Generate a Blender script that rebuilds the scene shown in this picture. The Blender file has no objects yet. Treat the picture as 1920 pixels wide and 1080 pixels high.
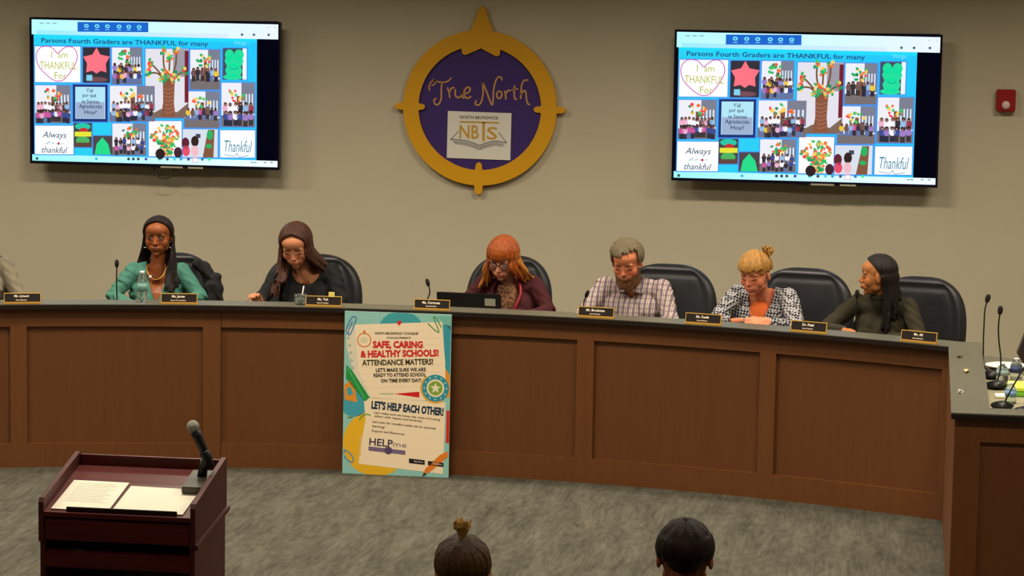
import bpy, bmesh, math, random
import numpy as np
from mathutils import Vector, Matrix, Euler

random.seed(7); np.random.seed(7)
PI = math.pi
SC = bpy.context.scene
COL = SC.collection

# ------------------------------------------------------------------ camera
CAM_H = 3.22
cam_d = bpy.data.cameras.new('camera'); cam = bpy.data.objects.new('camera', cam_d); COL.objects.link(cam)
cam_d.sensor_width = 36.0; cam_d.lens = 36.0 * 5200 / 1920; cam_d.clip_end = 80
_p, _r, _y = math.atan(640 / 5200), 0.0165, math.radians(8)
cam.matrix_world = (Matrix.Translation((0, 0, CAM_H)) @ Matrix.Rotation(_y, 4, 'Z') @
                    Matrix.Rotation(PI / 2 - _p, 4, 'X') @ Matrix.Rotation(_r, 4, 'Z'))
SC.camera = cam
# ------------------------------------------------------------------ world, lamps, exposure
w = bpy.data.worlds.new('world'); SC.world = w; w.use_nodes = True
w.node_tree.nodes['Background'].inputs[0].default_value = (1.0, 0.86, 0.62, 1)
w.node_tree.nodes['Background'].inputs[1].default_value = 0.10
SC.view_settings.view_transform = 'Standard'; SC.view_settings.look = 'None'
SC.view_settings.exposure = 0.0; SC.view_settings.gamma = 1.0
SC.view_settings.use_curve_mapping = False
CEIL = 3.8
LAMP_C = (1.0, 0.885, 0.71)
def area(x, y, sx, sy, power, spread=150, z=CEIL - 0.02, rx=0.0):
    l = bpy.data.lights.new('ceiling_lamp', 'AREA'); l.shape = 'RECTANGLE'; l.size = sx; l.size_y = sy
    l.energy = power; l.color = LAMP_C; l.spread = math.radians(spread)
    o = bpy.data.objects.new('ceiling_lamp', l); o.location = (x, y, z); o.rotation_euler = (rx, 0, 0); COL.objects.link(o)
for x in (-7.4, -4.45, -1.5, 1.4):
    area(x, 16.7, 1.2, 0.3, 66, 150)
for x in (-6.2, -3.0, 0.3):
    area(x, 14.2, 1.2, 0.5, 84, 150)
for x in (-6.0, -3.0, 0.5):
    area(x, 11.2, 1.2, 0.5, 46, 150)
for x in (-4.0, 0.0):
    area(x, 7.6, 1.2, 0.5, 20, 150)

# ------------------------------------------------------------------ materials
def lin(c):
    return tuple((v / 255 / 12.92) if v / 255 <= 0.04045 else ((v / 255 + 0.055) / 1.055) ** 2.4 for v in c)
_M = {}
def mat(name, rgb, rough=0.6, metal=0.0, noise=0.0, nscale=8.0, bump=0.0, bscale=60.0, spec=0.5, stretch=(1, 1, 1), trans=0.0, coat=0.0, rgb2=None, sss=0.0, ior=1.45, sheen=0.0):
    if name in _M: return _M[name]
    m = bpy.data.materials.new(name); m.use_nodes = True; _M[name] = m
    nt = m.node_tree; b = nt.nodes['Principled BSDF']; L = nt.links.new
    c = lin(rgb) + (1,)
    b.inputs['Base Color'].default_value = c; b.inputs['Roughness'].default_value = rough
    b.inputs['Metallic'].default_value = metal; b.inputs['Specular IOR Level'].default_value = spec
    b.inputs['Transmission Weight'].default_value = trans; b.inputs['Coat Weight'].default_value = coat
    b.inputs['IOR'].default_value = ior; b.inputs['Sheen Weight'].default_value = sheen
    if sss: b.inputs['Subsurface Weight'].default_value = sss; b.inputs['Subsurface Scale'].default_value = 0.01
    if noise or bump:
        tc = nt.nodes.new('ShaderNodeTexCoord'); mp = nt.nodes.new('ShaderNodeMapping'); mp.inputs['Scale'].default_value = stretch
        L(tc.outputs['Object'], mp.inputs['Vector'])
    if noise:
        n = nt.nodes.new('ShaderNodeTexNoise'); n.inputs['Scale'].default_value = nscale; n.inputs['Detail'].default_value = 5
        L(mp.outputs[0], n.inputs['Vector'])
        mx = nt.nodes.new('ShaderNodeMix'); mx.data_type = 'RGBA'
        c2 = lin(rgb2) + (1,) if rgb2 else tuple(v * (1 - noise) for v in c[:3]) + (1,)
        rp = nt.nodes.new('ShaderNodeValToRGB'); rp.color_ramp.elements[0].position = 0.35; rp.color_ramp.elements[1].position = 0.65
        L(n.outputs[0], rp.inputs[0]); L(rp.outputs[0], mx.inputs[0]); mx.inputs[6].default_value = c; mx.inputs[7].default_value = c2
        L(mx.outputs[2], b.inputs['Base Color'])
    if bump:
        n2 = nt.nodes.new('ShaderNodeTexNoise'); n2.inputs['Scale'].default_value = bscale; n2.inputs['Detail'].default_value = 3
        L(mp.outputs[0], n2.inputs['Vector'])
        bp = nt.nodes.new('ShaderNodeBump'); bp.inputs['Strength'].default_value = bump; bp.inputs['Distance'].default_value = 0.01
        L(n2.outputs[0], bp.inputs['Height']); L(bp.outputs[0], b.inputs['Normal'])
    return m
def vcol_mat(name, emit=0.0, rough=0.6, sss=0.0, spec=0.3, bump=0.0, bscale=200):
    if name in _M: return _M[name]
    m = bpy.data.materials.new(name); m.use_nodes = True; _M[name] = m
    nt = m.node_tree; b = nt.nodes['Principled BSDF']; a = nt.nodes.new('ShaderNodeVertexColor'); a.layer_name = 'Col'
    b.inputs['Roughness'].default_value = rough; b.inputs['Specular IOR Level'].default_value = spec
    if emit:
        b.inputs['Base Color'].default_value = (0.01, 0.01, 0.01, 1)
        nt.links.new(a.outputs[0], b.inputs['Emission Color']); b.inputs['Emission Strength'].default_value = emit
    else:
        nt.links.new(a.outputs[0], b.inputs['Base Color'])
    if sss: b.inputs['Subsurface Weight'].default_value = sss; b.inputs['Subsurface Scale'].default_value = 0.008
    if bump:
        n2 = nt.nodes.new('ShaderNodeTexNoise'); n2.inputs['Scale'].default_value = bscale
        bp = nt.nodes.new('ShaderNodeBump'); bp.inputs['Strength'].default_value = bump; bp.inputs['Distance'].default_value = 0.002
        nt.links.new(n2.outputs[0], bp.inputs['Height']); nt.links.new(bp.outputs[0], b.inputs['Normal'])
    return m
# node-heavy materials
def carpet_mat():
    m = bpy.data.materials.new('carpet'); m.use_nodes = True; nt = m.node_tree; b = nt.nodes['Principled BSDF']; L = nt.links.new
    tc = nt.nodes.new('ShaderNodeTexCoord')
    # carpet tiles: every other 0.61 m tile turned a quarter; short dashes of lighter yarn along each tile
    def dashes(sx, sy):
        mp = nt.nodes.new('ShaderNodeMapping'); mp.inputs['Scale'].default_value = (sx, sy, 1); L(tc.outputs['Object'], mp.inputs['Vector'])
        n = nt.nodes.new('ShaderNodeTexNoise'); n.inputs['Scale'].default_value = 1.0; n.inputs['Detail'].default_value = 3; n.inputs['Roughness'].default_value = 0.6
        L(mp.outputs[0], n.inputs['Vector']); return n
    n1, n2 = dashes(44, 5), dashes(30, 8)
    ck = nt.nodes.new('ShaderNodeTexChecker'); ck.inputs['Scale'].default_value = 1 / 0.61
    ck.inputs[1].default_value = (1, 1, 1, 1); ck.inputs[2].default_value = (0, 0, 0, 1); L(tc.outputs['Object'], ck.inputs['Vector'])
    mx = nt.nodes.new('ShaderNodeMix'); mx.data_type = 'FLOAT'; L(ck.outputs[1], mx.inputs[0])
    mul = nt.nodes.new('ShaderNodeMath'); mul.operation = 'MULTIPLY_ADD'; mul.inputs[1].default_value = 0.9; mul.inputs[2].default_value = 0.045; L(n2.outputs[0], mul.inputs[0])
    L(n1.outputs[0], mx.inputs[2]); L(mul.outputs[0], mx.inputs[3])
    n4 = dashes(9, 1.6); ad = nt.nodes.new('ShaderNodeMath'); ad.operation = 'MULTIPLY_ADD'; ad.inputs[1].default_value = 0.55; L(n4.outputs[0], ad.inputs[0])
    m5 = nt.nodes.new('ShaderNodeMath'); m5.operation = 'MULTIPLY'; m5.inputs[1].default_value = 0.55; L(mx.outputs[0], m5.inputs[0]); L(m5.outputs[0], ad.inputs[2])
    rp = nt.nodes.new('ShaderNodeValToRGB'); e = rp.color_ramp.elements
    e[0].position = 0.36; e[0].color = lin((56, 54, 46)) + (1,); e[1].position = 0.76; e[1].color = lin((97, 94, 82)) + (1,)
    L(ad.outputs[0], rp.inputs[0]); L(rp.outputs[0], b.inputs['Base Color']); b.inputs['Roughness'].default_value = 0.95; b.inputs['Specular IOR Level'].default_value = 0.1
    n3 = nt.nodes.new('ShaderNodeTexNoise'); n3.inputs['Scale'].default_value = 300; bp = nt.nodes.new('ShaderNodeBump'); bp.inputs['Strength'].default_value = 0.5
    L(n3.outputs[0], bp.inputs['Height']); L(bp.outputs[0], b.inputs['Normal']); return m
def wood_mat(name, a, c, rough=0.42, axis=2, scale=1.0, coat=0.15):
    if name in _M: return _M[name]
    m = bpy.data.materials.new(name); m.use_nodes = True; _M[name] = m; nt = m.node_tree; b = nt.nodes['Principled BSDF']; L = nt.links.new
    tc = nt.nodes.new('ShaderNodeTexCoord'); mp = nt.nodes.new('ShaderNodeMapping')
    s = [22 * scale] * 3; s[axis] = 1.3 * scale; mp.inputs['Scale'].default_value = s; L(tc.outputs['Object'], mp.inputs['Vector'])
    n = nt.nodes.new('ShaderNodeTexNoise'); n.inputs['Scale'].default_value = 1.6; n.inputs['Detail'].default_value = 6; n.inputs['Distortion'].default_value = 0.6
    L(mp.outputs[0], n.inputs['Vector'])
    rp = nt.nodes.new('ShaderNodeValToRGB'); e = rp.color_ramp.elements; e[0].position = 0.3; e[1].position = 0.72
    e[0].color = lin(a) + (1,); e[1].color = lin(c) + (1,); L(n.outputs[0], rp.inputs[0]); L(rp.outputs[0], b.inputs['Base Color'])
    b.inputs['Roughness'].default_value = rough; b.inputs['Coat Weight'].default_value = coat; b.inputs['Coat Roughness'].default_value = 0.3
    return m
def plaid_mat():
    m = bpy.data.materials.new('plaid_cotton'); m.use_nodes = True; nt = m.node_tree; b = nt.nodes['Principled BSDF']; L = nt.links.new
    tc = nt.nodes.new('ShaderNodeTexCoord')
    sp = nt.nodes.new('ShaderNodeSeparateXYZ'); L(tc.outputs['Object'], sp.inputs[0])
    def stripes(src, freq, phase, lo):
        mu = nt.nodes.new('ShaderNodeMath'); mu.operation = 'MULTIPLY_ADD'; mu.inputs[1].default_value = freq; mu.inputs[2].default_value = phase; L(src, mu.inputs[0])
        si = nt.nodes.new('ShaderNodeMath'); si.operation = 'SINE'; L(mu.outputs[0], si.inputs[0])
        gt = nt.nodes.new('ShaderNodeMapRange'); gt.inputs[1].default_value = lo; gt.inputs[2].default_value = lo + 0.35; L(si.outputs[0], gt.inputs[0]); return gt.outputs[0]
    v1 = stripes(sp.outputs[0], 2 * PI / 0.034, 0, -0.1); v2 = stripes(sp.outputs[0], 2 * PI / 0.034, PI, 0.72); h1 = stripes(sp.outputs[2], 2 * PI / 0.03, 0, 0.45)
    def mix(f, c1, c2, c1s=None):
        x = nt.nodes.new('ShaderNodeMix'); x.data_type = 'RGBA'; L(f, x.inputs[0])
        if c1s: L(c1s, x.inputs[6])
        else: x.inputs[6].default_value = lin(c1) + (1,)
        x.inputs[7].default_value = lin(c2) + (1,); return x.outputs[2]
    a = mix(v1, (200, 186, 174), (118, 100, 108)); a = mix(v2, None, (110, 66, 68), a)
    fm = nt.nodes.new('ShaderNodeMath'); fm.operation = 'MULTIPLY'; fm.inputs[1].default_value = 0.5; L(h1, fm.inputs[0]); a = mix(fm.outputs[0], None, (92, 78, 90), a)
    L(a, b.inputs['Base Color']); b.inputs['Roughness'].default_value = 0.9; return m
def check_mat():
    m = bpy.data.materials.new('houndstooth_knit'); m.use_nodes = True; nt = m.node_tree; b = nt.nodes['Principled BSDF']; L = nt.links.new
    tc = nt.nodes.new('ShaderNodeTexCoord'); mp = nt.nodes.new('ShaderNodeMapping'); mp.inputs['Rotation'].default_value = (0, math.radians(38), 0); mp.inputs['Scale'].default_value = (1, 0.45, 1)
    L(tc.outputs['Object'], mp.inputs['Vector'])
    nz = nt.nodes.new('ShaderNodeTexNoise'); nz.inputs['Scale'].default_value = 45; L(tc.outputs['Object'], nz.inputs['Vector'])
    ad = nt.nodes.new('ShaderNodeVectorMath'); ad.operation = 'MULTIPLY_ADD'; ad.inputs[1].default_value = (0.012, 0.012, 0.012); L(nz.outputs[1], ad.inputs[0]); L(mp.outputs[0], ad.inputs[2])
    ck = nt.nodes.new('ShaderNodeTexChecker'); ck.inputs['Scale'].default_value = 74; ck.inputs[1].default_value = lin((166, 163, 166)) + (1,); ck.inputs[2].default_value = lin((12, 11, 20)) + (1,)
    L(ad.outputs[0], ck.inputs['Vector']); L(ck.outputs[0], b.inputs['Base Color']); b.inputs['Roughness'].default_value = 0.9; return m

M_wall = mat('wall_paint', (196, 186, 160), 0.85, noise=0.04, nscale=1.5, bump=0.05, bscale=250)
M_side = mat('side_wall_paint', (190, 180, 156), 0.9, noise=0.04, nscale=1.5)
M_ceil = mat('ceiling_tile', (170, 164, 150), 0.95, bump=0.1)
M_carpet = carpet_mat()
M_desk = wood_mat('desk_wood', (103, 58, 17), (110, 63, 20), 0.55, coat=.0)
M_deskpanel = wood_mat('desk_panel_wood', (99, 55, 15), (105, 60, 18), 0.55, coat=.0)
M_gran = mat('dark_granite', (104, 102, 88), 0.33, noise=0.5, nscale=160, rgb2=(72, 71, 60), spec=0.5)
M_edge = mat('dark_edge', (34, 26, 22), 0.35)
M_mahog = wood_mat('mahogany', (74, 10, 6), (98, 22, 11), 0.42, axis=0, coat=0.1)
M_mahogv = wood_mat('mahogany_upright', (66, 13, 8), (86, 24, 13), 0.6, axis=2, coat=0.0)
M_black = mat('black_plastic', (18, 17, 18), 0.45)
M_blackm = mat('black_matte', (14, 13, 13), 0.8)
M_leather = mat('black_leather', (30, 30, 34), 0.42, bump=0.10, bscale=30, noise=0.2, nscale=6)
M_leather2 = mat('black_leather_roll', (38, 38, 42), 0.33, bump=0.2, bscale=40)
M_chrome = mat('chrome', (200, 200, 200), 0.18, metal=1)
M_brass = mat('brass', (236, 184, 84), 0.32, metal=0.45)
M_gold = mat('gold_paint', (216, 156, 4), 0.5)
M_purple = mat('purple_paint', (58, 34, 104), 0.5)
M_paper = mat('paper', (250, 244, 222), 0.8)
M_glass = mat('clear_glass', (235, 245, 245), 0.03, trans=0.95, ior=1.33)
M_steel = mat('grey_steel', (120, 120, 116), 0.4, metal=0.7)
M_vc = vcol_mat('printed_colours', rough=0.5)
M_vscreen = vcol_mat('screen_picture', emit=1.12)

# ------------------------------------------------------------------ object helpers
def link(o, parent=None):
    COL.objects.link(o)
    if parent is not None: o.parent = parent
    return o
def tag(o, label=None, cat=None, group=None, kind=None):
    if label: o['label'] = label
    if cat: o['category'] = cat
    if group: o['group'] = group
    if kind: o['kind'] = kind
    return o
def thing(name, label, cat, loc=(0, 0, 0), rz=0.0, group=None):
    o = bpy.data.objects.new(name, None); o.empty_display_size = 0.1; o.location = loc; o.rotation_euler = (0, 0, rz); link(o)
    return tag(o, label, cat, group)
def finish(name, bm, m, parent=None, bevel=0.0, smooth=False, seg=2):
    if bevel:
        bmesh.ops.bevel(bm, geom=[e for e in bm.edges if e.is_manifold and e.calc_face_angle(0) > 0.5], offset=bevel, segments=seg, affect='EDGES', clamp_overlap=True)
    bmesh.ops.recalc_face_normals(bm, faces=bm.faces)
    me = bpy.data.meshes.new(name); bm.to_mesh(me); bm.free()
    ms = m if isinstance(m, (list, tuple)) else [m]
    for k in ms: me.materials.append(k)
    if smooth:
        me.shade_smooth() if hasattr(me, 'shade_smooth') else [setattr(p, 'use_smooth', True) for p in me.polygons]
    return link(bpy.data.objects.new(name, me), parent)
def bx(bm, x0, x1, y0, y1, z0, z1, mtx=None):
    r = bmesh.ops.create_cube(bm, size=1.0)['verts']
    for v in r:
        v.co = Vector(((x0 + x1) / 2 + v.co.x * (x1 - x0), (y0 + y1) / 2 + v.co.y * (y1 - y0), (z0 + z1) / 2 + v.co.z * (z1 - z0)))
        if mtx is not None: v.co = mtx @ v.co
    return r
def box(name, x0, x1, y0, y1, z0, z1, m, parent=None, bevel=0.0, mtx=None):
    bm = bmesh.new(); bx(bm, x0, x1, y0, y1, z0, z1, mtx); return finish(name, bm, m, parent, bevel)
def ring_loft(bm, rings, closed_ends=True):
    vs = [[bm.verts.new(p) for p in r] for r in rings]; n = len(rings[0])
    for a, b in zip(vs, vs[1:]):
        for i in range(n): bm.faces.new((a[i], a[(i + 1) % n], b[(i + 1) % n], b[i]))
    if closed_ends: bm.faces.new(vs[0][::-1]); bm.faces.new(vs[-1])
def tube_bm(bm, pts, r, n=10):
    pts = [Vector(p) for p in pts]; rings = []; prev = None
    for i, p in enumerate(pts):
        t = (pts[min(i + 1, len(pts) - 1)] - pts[max(i - 1, 0)]).normalized()
        if prev is None: u = t.cross(Vector((0.3, 0.2, 1))).normalized() if abs(t.z) < 0.95 else t.cross(Vector((0, 1, 0))).normalized()
        else: u = (prev - t * prev.dot(t)).normalized()
        prev = u; v = t.cross(u); rr = r[i] if isinstance(r, (list, tuple)) else r
        rings.append([p + u * math.cos(2 * PI * k / n) * rr + v * math.sin(2 * PI * k / n) * rr for k in range(n)])
    ring_loft(bm, rings)
def tube(name, pts, r, m, parent=None, n=10):
    bm = bmesh.new(); tube_bm(bm, pts, r, n); return finish(name, bm, m, parent, smooth=True)
def bez(P, n=12):
    out = []
    P = [Vector(p) for p in P]
    for i in range(len(P) - 1):   # catmull-rom
        a, b, c, d = P[max(i - 1, 0)], P[i], P[i + 1], P[min(i + 2, len(P) - 1)]
        for k in range(n):
            t = k / n; out.append(0.5 * ((2 * b) + (c - a) * t + (2 * a - 5 * b + 4 * c - d) * t * t + (3 * b - a - 3 * c + d) * t ** 3))
    return out + [P[-1]]
def lathe(name, prof, m, parent=None, n=28, loc=(0, 0, 0), mtx=None):
    bm = bmesh.new(); rings = [[Vector((r * math.cos(2 * PI * k / n), r * math.sin(2 * PI * k / n), z)) for k in range(n)] for r, z in prof]
    if mtx is not None: rings = [[mtx @ p for p in q] for q in rings]
    rings = [[p + Vector(loc) for p in q] for q in rings]
    ring_loft(bm, rings); return finish(name, bm, m, parent, smooth=True)
def prism(name, pts, y0, y1, m, parent=None, bevel=0.0, smooth=False):
    bm = bmesh.new(); a = [bm.verts.new((x, y0, z)) for x, z in pts]; b = [bm.verts.new((x, y1, z)) for x, z in pts]; n = len(pts)
    bm.faces.new(a); bm.faces.new(b[::-1])
    for i in range(n): bm.faces.new((a[i], b[i], b[(i + 1) % n], a[(i + 1) % n]))
    return finish(name, bm, m, parent, bevel, smooth)
# ---- arc of the dais desk
AC = Vector((-2.967, 9.017))
def arc(th, R, z=0.0):
    t = math.radians(th); return Vector((AC.x + R * math.sin(t), AC.y + R * math.cos(t), z))
def arcbox(name, t0, t1, r0, r1, z0, z1, m, parent=None, bevel=0.0):
    n = max(1, int(abs(t1 - t0) / 0.8)); bm = bmesh.new(); rings = []
    for i in range(n + 1):
        t = t0 + (t1 - t0) * i / n
        rings.append([arc(t, r0, z0), arc(t, r1, z0), arc(t, r1, z1), arc(t, r0, z1)])
    ring_loft(bm, rings); return finish(name, bm, m, parent, bevel)

# ---- organic surfaces: joined ellipsoids and tapered limbs, fused into one skin
def _ico(sub=3):
    bm = bmesh.new(); bmesh.ops.create_icosphere(bm, subdivisions=sub, radius=1.0)
    v = np.array([x.co[:] for x in bm.verts]); f = np.array([[y.index for y in x.verts] for x in bm.faces]); bm.free(); return v, f
ICO_V, ICO_F = _ico(3)
ICO2_V, ICO2_F = _ico(2)
class Fuse:
    def __init__(s): s.V = []; s.F = []; s.n = 0; s.M = Matrix.Identity(4)
    def _add(s, v, f):
        A = np.array(s.M); v = v @ A[:3, :3].T + A[:3, 3]
        s.V.append(v); s.F.append(f + s.n); s.n += len(v)
    def ell(s, c, r, rot=None):
        v = ICO_V * np.array(r)
        if rot is not None: v = v @ np.array(Euler(rot).to_matrix()).T
        s._add(v + np.array(c), ICO_F)
    def cap(s, a, b, ra, rb=None):
        rb = ra if rb is None else rb; a = np.array(a, float); b = np.array(b, float); d = b - a; L = np.linalg.norm(d)
        if L < 1e-6: return s.ell(a, (ra,) * 3)
        d /= L; t = ICO2_V @ d; on = (t > 0)[:, None]
        s._add(np.where(on, b + ICO2_V * rb, a + ICO2_V * ra), ICO2_F)
    def chain(s, pts, rs):
        for i in range(len(pts) - 1): s.cap(pts[i], pts[i + 1], rs[i], rs[i + 1])
    def build(s, name, m, parent=None, voxel=0.005, smooth=3, ratio=1.0, fn=None, cut=None, colfn=None, fac=0.5):
        me = bpy.data.meshes.new(name + '_raw'); V = np.concatenate(s.V); F = np.concatenate(s.F)
        me.from_pydata(V.tolist(), [], F.tolist())
        o = bpy.data.objects.new(name + '_raw', me); COL.objects.link(o)
        r = o.modifiers.new('r', 'REMESH'); r.mode = 'VOXEL'; r.voxel_size = voxel; r.use_smooth_shade = True
        if smooth: q = o.modifiers.new('s', 'SMOOTH'); q.factor = fac; q.iterations = smooth
        dg = bpy.context.evaluated_depsgraph_get(); out = bpy.data.meshes.new_from_object(o.evaluated_get(dg))
        bpy.data.objects.remove(o); bpy.data.meshes.remove(me)
        n = len(out.vertices); co = np.empty(n * 3, np.float32); out.vertices.foreach_get('co', co); co = co.reshape(-1, 3)
        if fn is not None: co = fn(co); out.vertices.foreach_set('co', co.astype(np.float32).ravel())
        if cut is not None:
            bm = bmesh.new(); bm.from_mesh(out); bm.verts.ensure_lookup_table(); kill = cut(co)
            bmesh.ops.delete(bm, geom=[bm.verts[i] for i in np.nonzero(kill)[0]], context='VERTS')
            bv = [v for v in bm.verts if v.is_boundary]
            for _ in range(8):
                nw = {v: sum((e.other_vert(v).co for e in v.link_edges if e.is_boundary), Vector()) / max(1, sum(e.is_boundary for e in v.link_edges)) for v in bv}
                for v, c_ in nw.items(): v.co = v.co.lerp(c_, .5)
            bm.to_mesh(out); bm.free()
        if ratio < 1:
            o = bpy.data.objects.new('tmp', out); COL.objects.link(o); d = o.modifiers.new('d', 'DECIMATE'); d.ratio = ratio
            dg = bpy.context.evaluated_depsgraph_get(); o2 = bpy.data.meshes.new_from_object(o.evaluated_get(dg)); bpy.data.objects.remove(o); bpy.data.meshes.remove(out); out = o2
        if colfn is not None:
            n = len(out.vertices); co = np.empty(n * 3, np.float32); out.vertices.foreach_get('co', co); c = colfn(co.reshape(-1, 3))
            at = out.color_attributes.new('Col', 'FLOAT_COLOR', 'POINT'); at.data.foreach_set('color', np.c_[c, np.ones(n)].astype(np.float32).ravel())
        out.name = name; out.materials.clear(); out.materials.append(m)
        out.polygons.foreach_set('use_smooth', [True] * len(out.polygons)); out.update()
        return link(bpy.data.objects.new(name, out), parent)

# ---- flat print: coloured shapes on a face (posters, screens, plates)
class Print:
    def __init__(s, eps=0.0004): s.V = []; s.F = []; s.C = []; s.eps = eps
    def poly(s, pts, c, lay=1):
        b = len(s.V); s.V += [(p[0], -lay * s.eps, p[1]) for p in pts]; s.C += [lin(c)] * len(pts); s.F.append(list(range(b, b + len(pts))))
    def rect(s, x0, z0, x1, z1, c, lay=1): s.poly([(x0, z0), (x1, z0), (x1, z1), (x0, z1)], c, lay)
    def ell(s, x, z, rx, rz, c, lay=1, n=16, a0=0, rot=0):
        s.poly([(x + rx * math.cos(a0 + 2 * PI * k / n) * math.cos(rot) - rz * math.sin(a0 + 2 * PI * k / n) * math.sin(rot),
                 z + rx * math.cos(a0 + 2 * PI * k / n) * math.sin(rot) + rz * math.sin(a0 + 2 * PI * k / n) * math.cos(rot)) for k in range(n)], c, lay)
    def ringp(s, x, z, r0, r1, c, lay=1, n=28, a=0, b=2 * PI):
        for k in range(n):
            p, q = a + (b - a) * k / n, a + (b - a) * (k + 1) / n
            s.poly([(x + r0 * math.cos(p), z + r0 * math.sin(p)), (x + r1 * math.cos(p), z + r1 * math.sin(p)), (x + r1 * math.cos(q), z + r1 * math.sin(q)), (x + r0 * math.cos(q), z + r0 * math.sin(q))], c, lay)
    def stroke(s, pts, wd, c, lay=2, smooth=6):
        P = bez([(p[0], 0, p[1]) for p in pts], smooth) if smooth else [Vector((p[0], 0, p[1])) for p in pts]
        L, R = [], []
        for i, p in enumerate(P):
            t = P[min(i + 1, len(P) - 1)] - P[max(i - 1, 0)]; t = t.normalized() if t.length > 1e-9 else Vector((1, 0, 0))
            n = Vector((-t.z, 0, t.x)) * wd / 2; L.append(p + n); R.append(p - n)
        for i in range(len(P) - 1): s.poly([(L[i].x, L[i].z), (R[i].x, R[i].z), (R[i + 1].x, R[i + 1].z), (L[i + 1].x, L[i + 1].z)], c, lay)
    def text(s, txt, x, z, size, c, lay=3, width=None, bold=0.0, rot=0.0, align='CENTER', shear=0.0):
        cu = bpy.data.curves.new('t', 'FONT'); cu.body = txt; cu.size = 1.0; cu.align_x = 'CENTER'; cu.align_y = 'CENTER'; cu.offset = bold; cu.resolution_u = 2; cu.shear = shear
        o = bpy.data.objects.new('t', cu); COL.objects.link(o); dg = bpy.context.evaluated_depsgraph_get(); me = bpy.data.meshes.new_from_object(o.evaluated_get(dg))
        co = np.array([v.co[:2] for v in me.vertices]); fs = [list(p.vertices) for p in me.polygons]
        bpy.data.objects.remove(o); bpy.data.curves.remove(cu); bpy.data.meshes.remove(me)
        if not len(co): return
        wd = co[:, 0].max() - co[:, 0].min(); co[:, 0] -= (co[:, 0].max() + co[:, 0].min()) / 2; co[:, 1] -= (co[:, 1].max() + co[:, 1].min()) / 2
        sy = size / 0.72; sx = (width / wd) if width else sy
        if align == 'LEFT': co[:, 0] += wd / 2
        X = co[:, 0] * sx; Z = co[:, 1] * sy; b = len(s.V); cr, sr = math.cos(rot), math.sin(rot)
        s.V += [(x + a * cr - q * sr, -lay * s.eps, z + a * sr + q * cr) for a, q in zip(X, Z)]; s.C += [lin(c)] * len(X); s.F += [[i + b for i in f] for f in fs]
    def mesh(s, name, m):
        me = bpy.data.meshes.new(name); me.from_pydata(s.V, [], s.F)
        at = me.color_attributes.new('Col', 'FLOAT_COLOR', 'POINT'); at.data.foreach_set('color', np.array([list(c) + [1] for c in s.C], np.float32).ravel())
        me.materials.append(m); return me
    def build(s, name, m, parent=None): return link(bpy.data.objects.new(name, s.mesh(name, m)), parent)

# ================================================================== STRUCTURE
X0, X1, Y0, Y1 = -9.6, 3.4, -1.5, 19.37
tag(box('floor', X0 - .2, X1 + .2, Y0 - .2, Y1 + .2, -0.12, 0, M_carpet), kind='structure')
tag(box('ceiling', X0 - .2, X1 + .2, Y0 - .2, Y1 + .2, CEIL, CEIL + .12, M_ceil), kind='structure')
tag(box('wall_back', X0, X1, Y1, Y1 + .15, 0, CEIL, M_wall), kind='structure')
tag(box('wall_left', X0 - .15, X0, Y0, Y1 + .15, 0, CEIL, M_side), kind='structure')
tag(box('wall_right', X1, X1 + .15, Y0, Y1 + .15, 0, CEIL, M_side), kind='structure')
tag(box('wall_front', X0, X1, Y0 - .15, Y0, 0, CEIL, M_side), kind='structure')
tag(box('baseboard_back', X0, X1, Y1 - .015, Y1, 0.12, 0.24, M_black), kind='structure')
# raised dais floor behind the desk
bm = bmesh.new(); pts = [arc(t, 7.9) for t in np.linspace(-26, 26, 40)]
top = [(p.x, p.y) for p in pts] + [(X1, pts[-1].y), (X1, Y1), (X0, Y1), (X0, pts[0].y)]
a = [bm.verts.new((x, y, 0)) for x, y in top]; b = [bm.verts.new((x, y, .12)) for x, y in top]
bm.faces.new(a[::-1]); bm.faces.new(b)
for i in range(len(top)): bm.faces.new((a[i], a[(i + 1) % len(top)], b[(i + 1) % len(top)], b[i]))
tag(finish('floor_dais', bm, M_carpet), kind='structure')
DZ = 0.12

# ================================================================== DESK
LED = 1.015
starts = [-26.4, -17.75, -8.75, 0.15, 8.88, 17.53]; ends = [-18.5, -9.6, -0.65, 8.07, 16.77, 25.4]
labs = ['brown wood desk bay at the far left edge, mostly cut off', 'brown wood desk bay with recessed panel behind the lectern', 'brown wood desk bay hidden partly behind the left side of the poster',
        'brown wood desk bay with recessed panel just right of the poster', 'brown wood desk bay below the bearded man and empty wall gap', 'brown wood desk bay at the right end beside the side counter']
for k in range(6):
    s, e = starts[k], ends[k]; nx = starts[k + 1] if k < 5 else 25.92
    ga = .012 if k == 2 else 0.0; gb = .012 if k == 1 else 0.0
    t = thing('desk_bay', labs[k], 'desk', arc((s + nx) / 2, 7.52), 0, 'curved desk bays along the dais')
    inv = Matrix.Translation(-t.location)
    parts = [arcbox('panel', s, e, 7.545, 7.559, .145, .875, M_deskpanel, t),
             arcbox('rail', s + ga, nx - gb, 7.52, 7.56, .872, .985, M_desk, t),
             arcbox('rail', s + ga, nx - gb, 7.52, 7.56, 0, .148, M_desk, t),
             arcbox('stile', e, nx - gb, 7.52, 7.56, .148, .872, M_desk, t)]
    for p in parts: p.data.transform(inv)
    p = arcbox('backing', s + .02, nx - .02, 7.56, 7.58, 0, .985, M_black, t); p.data.transform(inv)
led = thing('desk_ledge', 'long curved dark granite ledge running along the top of the desk', 'desk ledge', arc(0, 7.55, .985))
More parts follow.
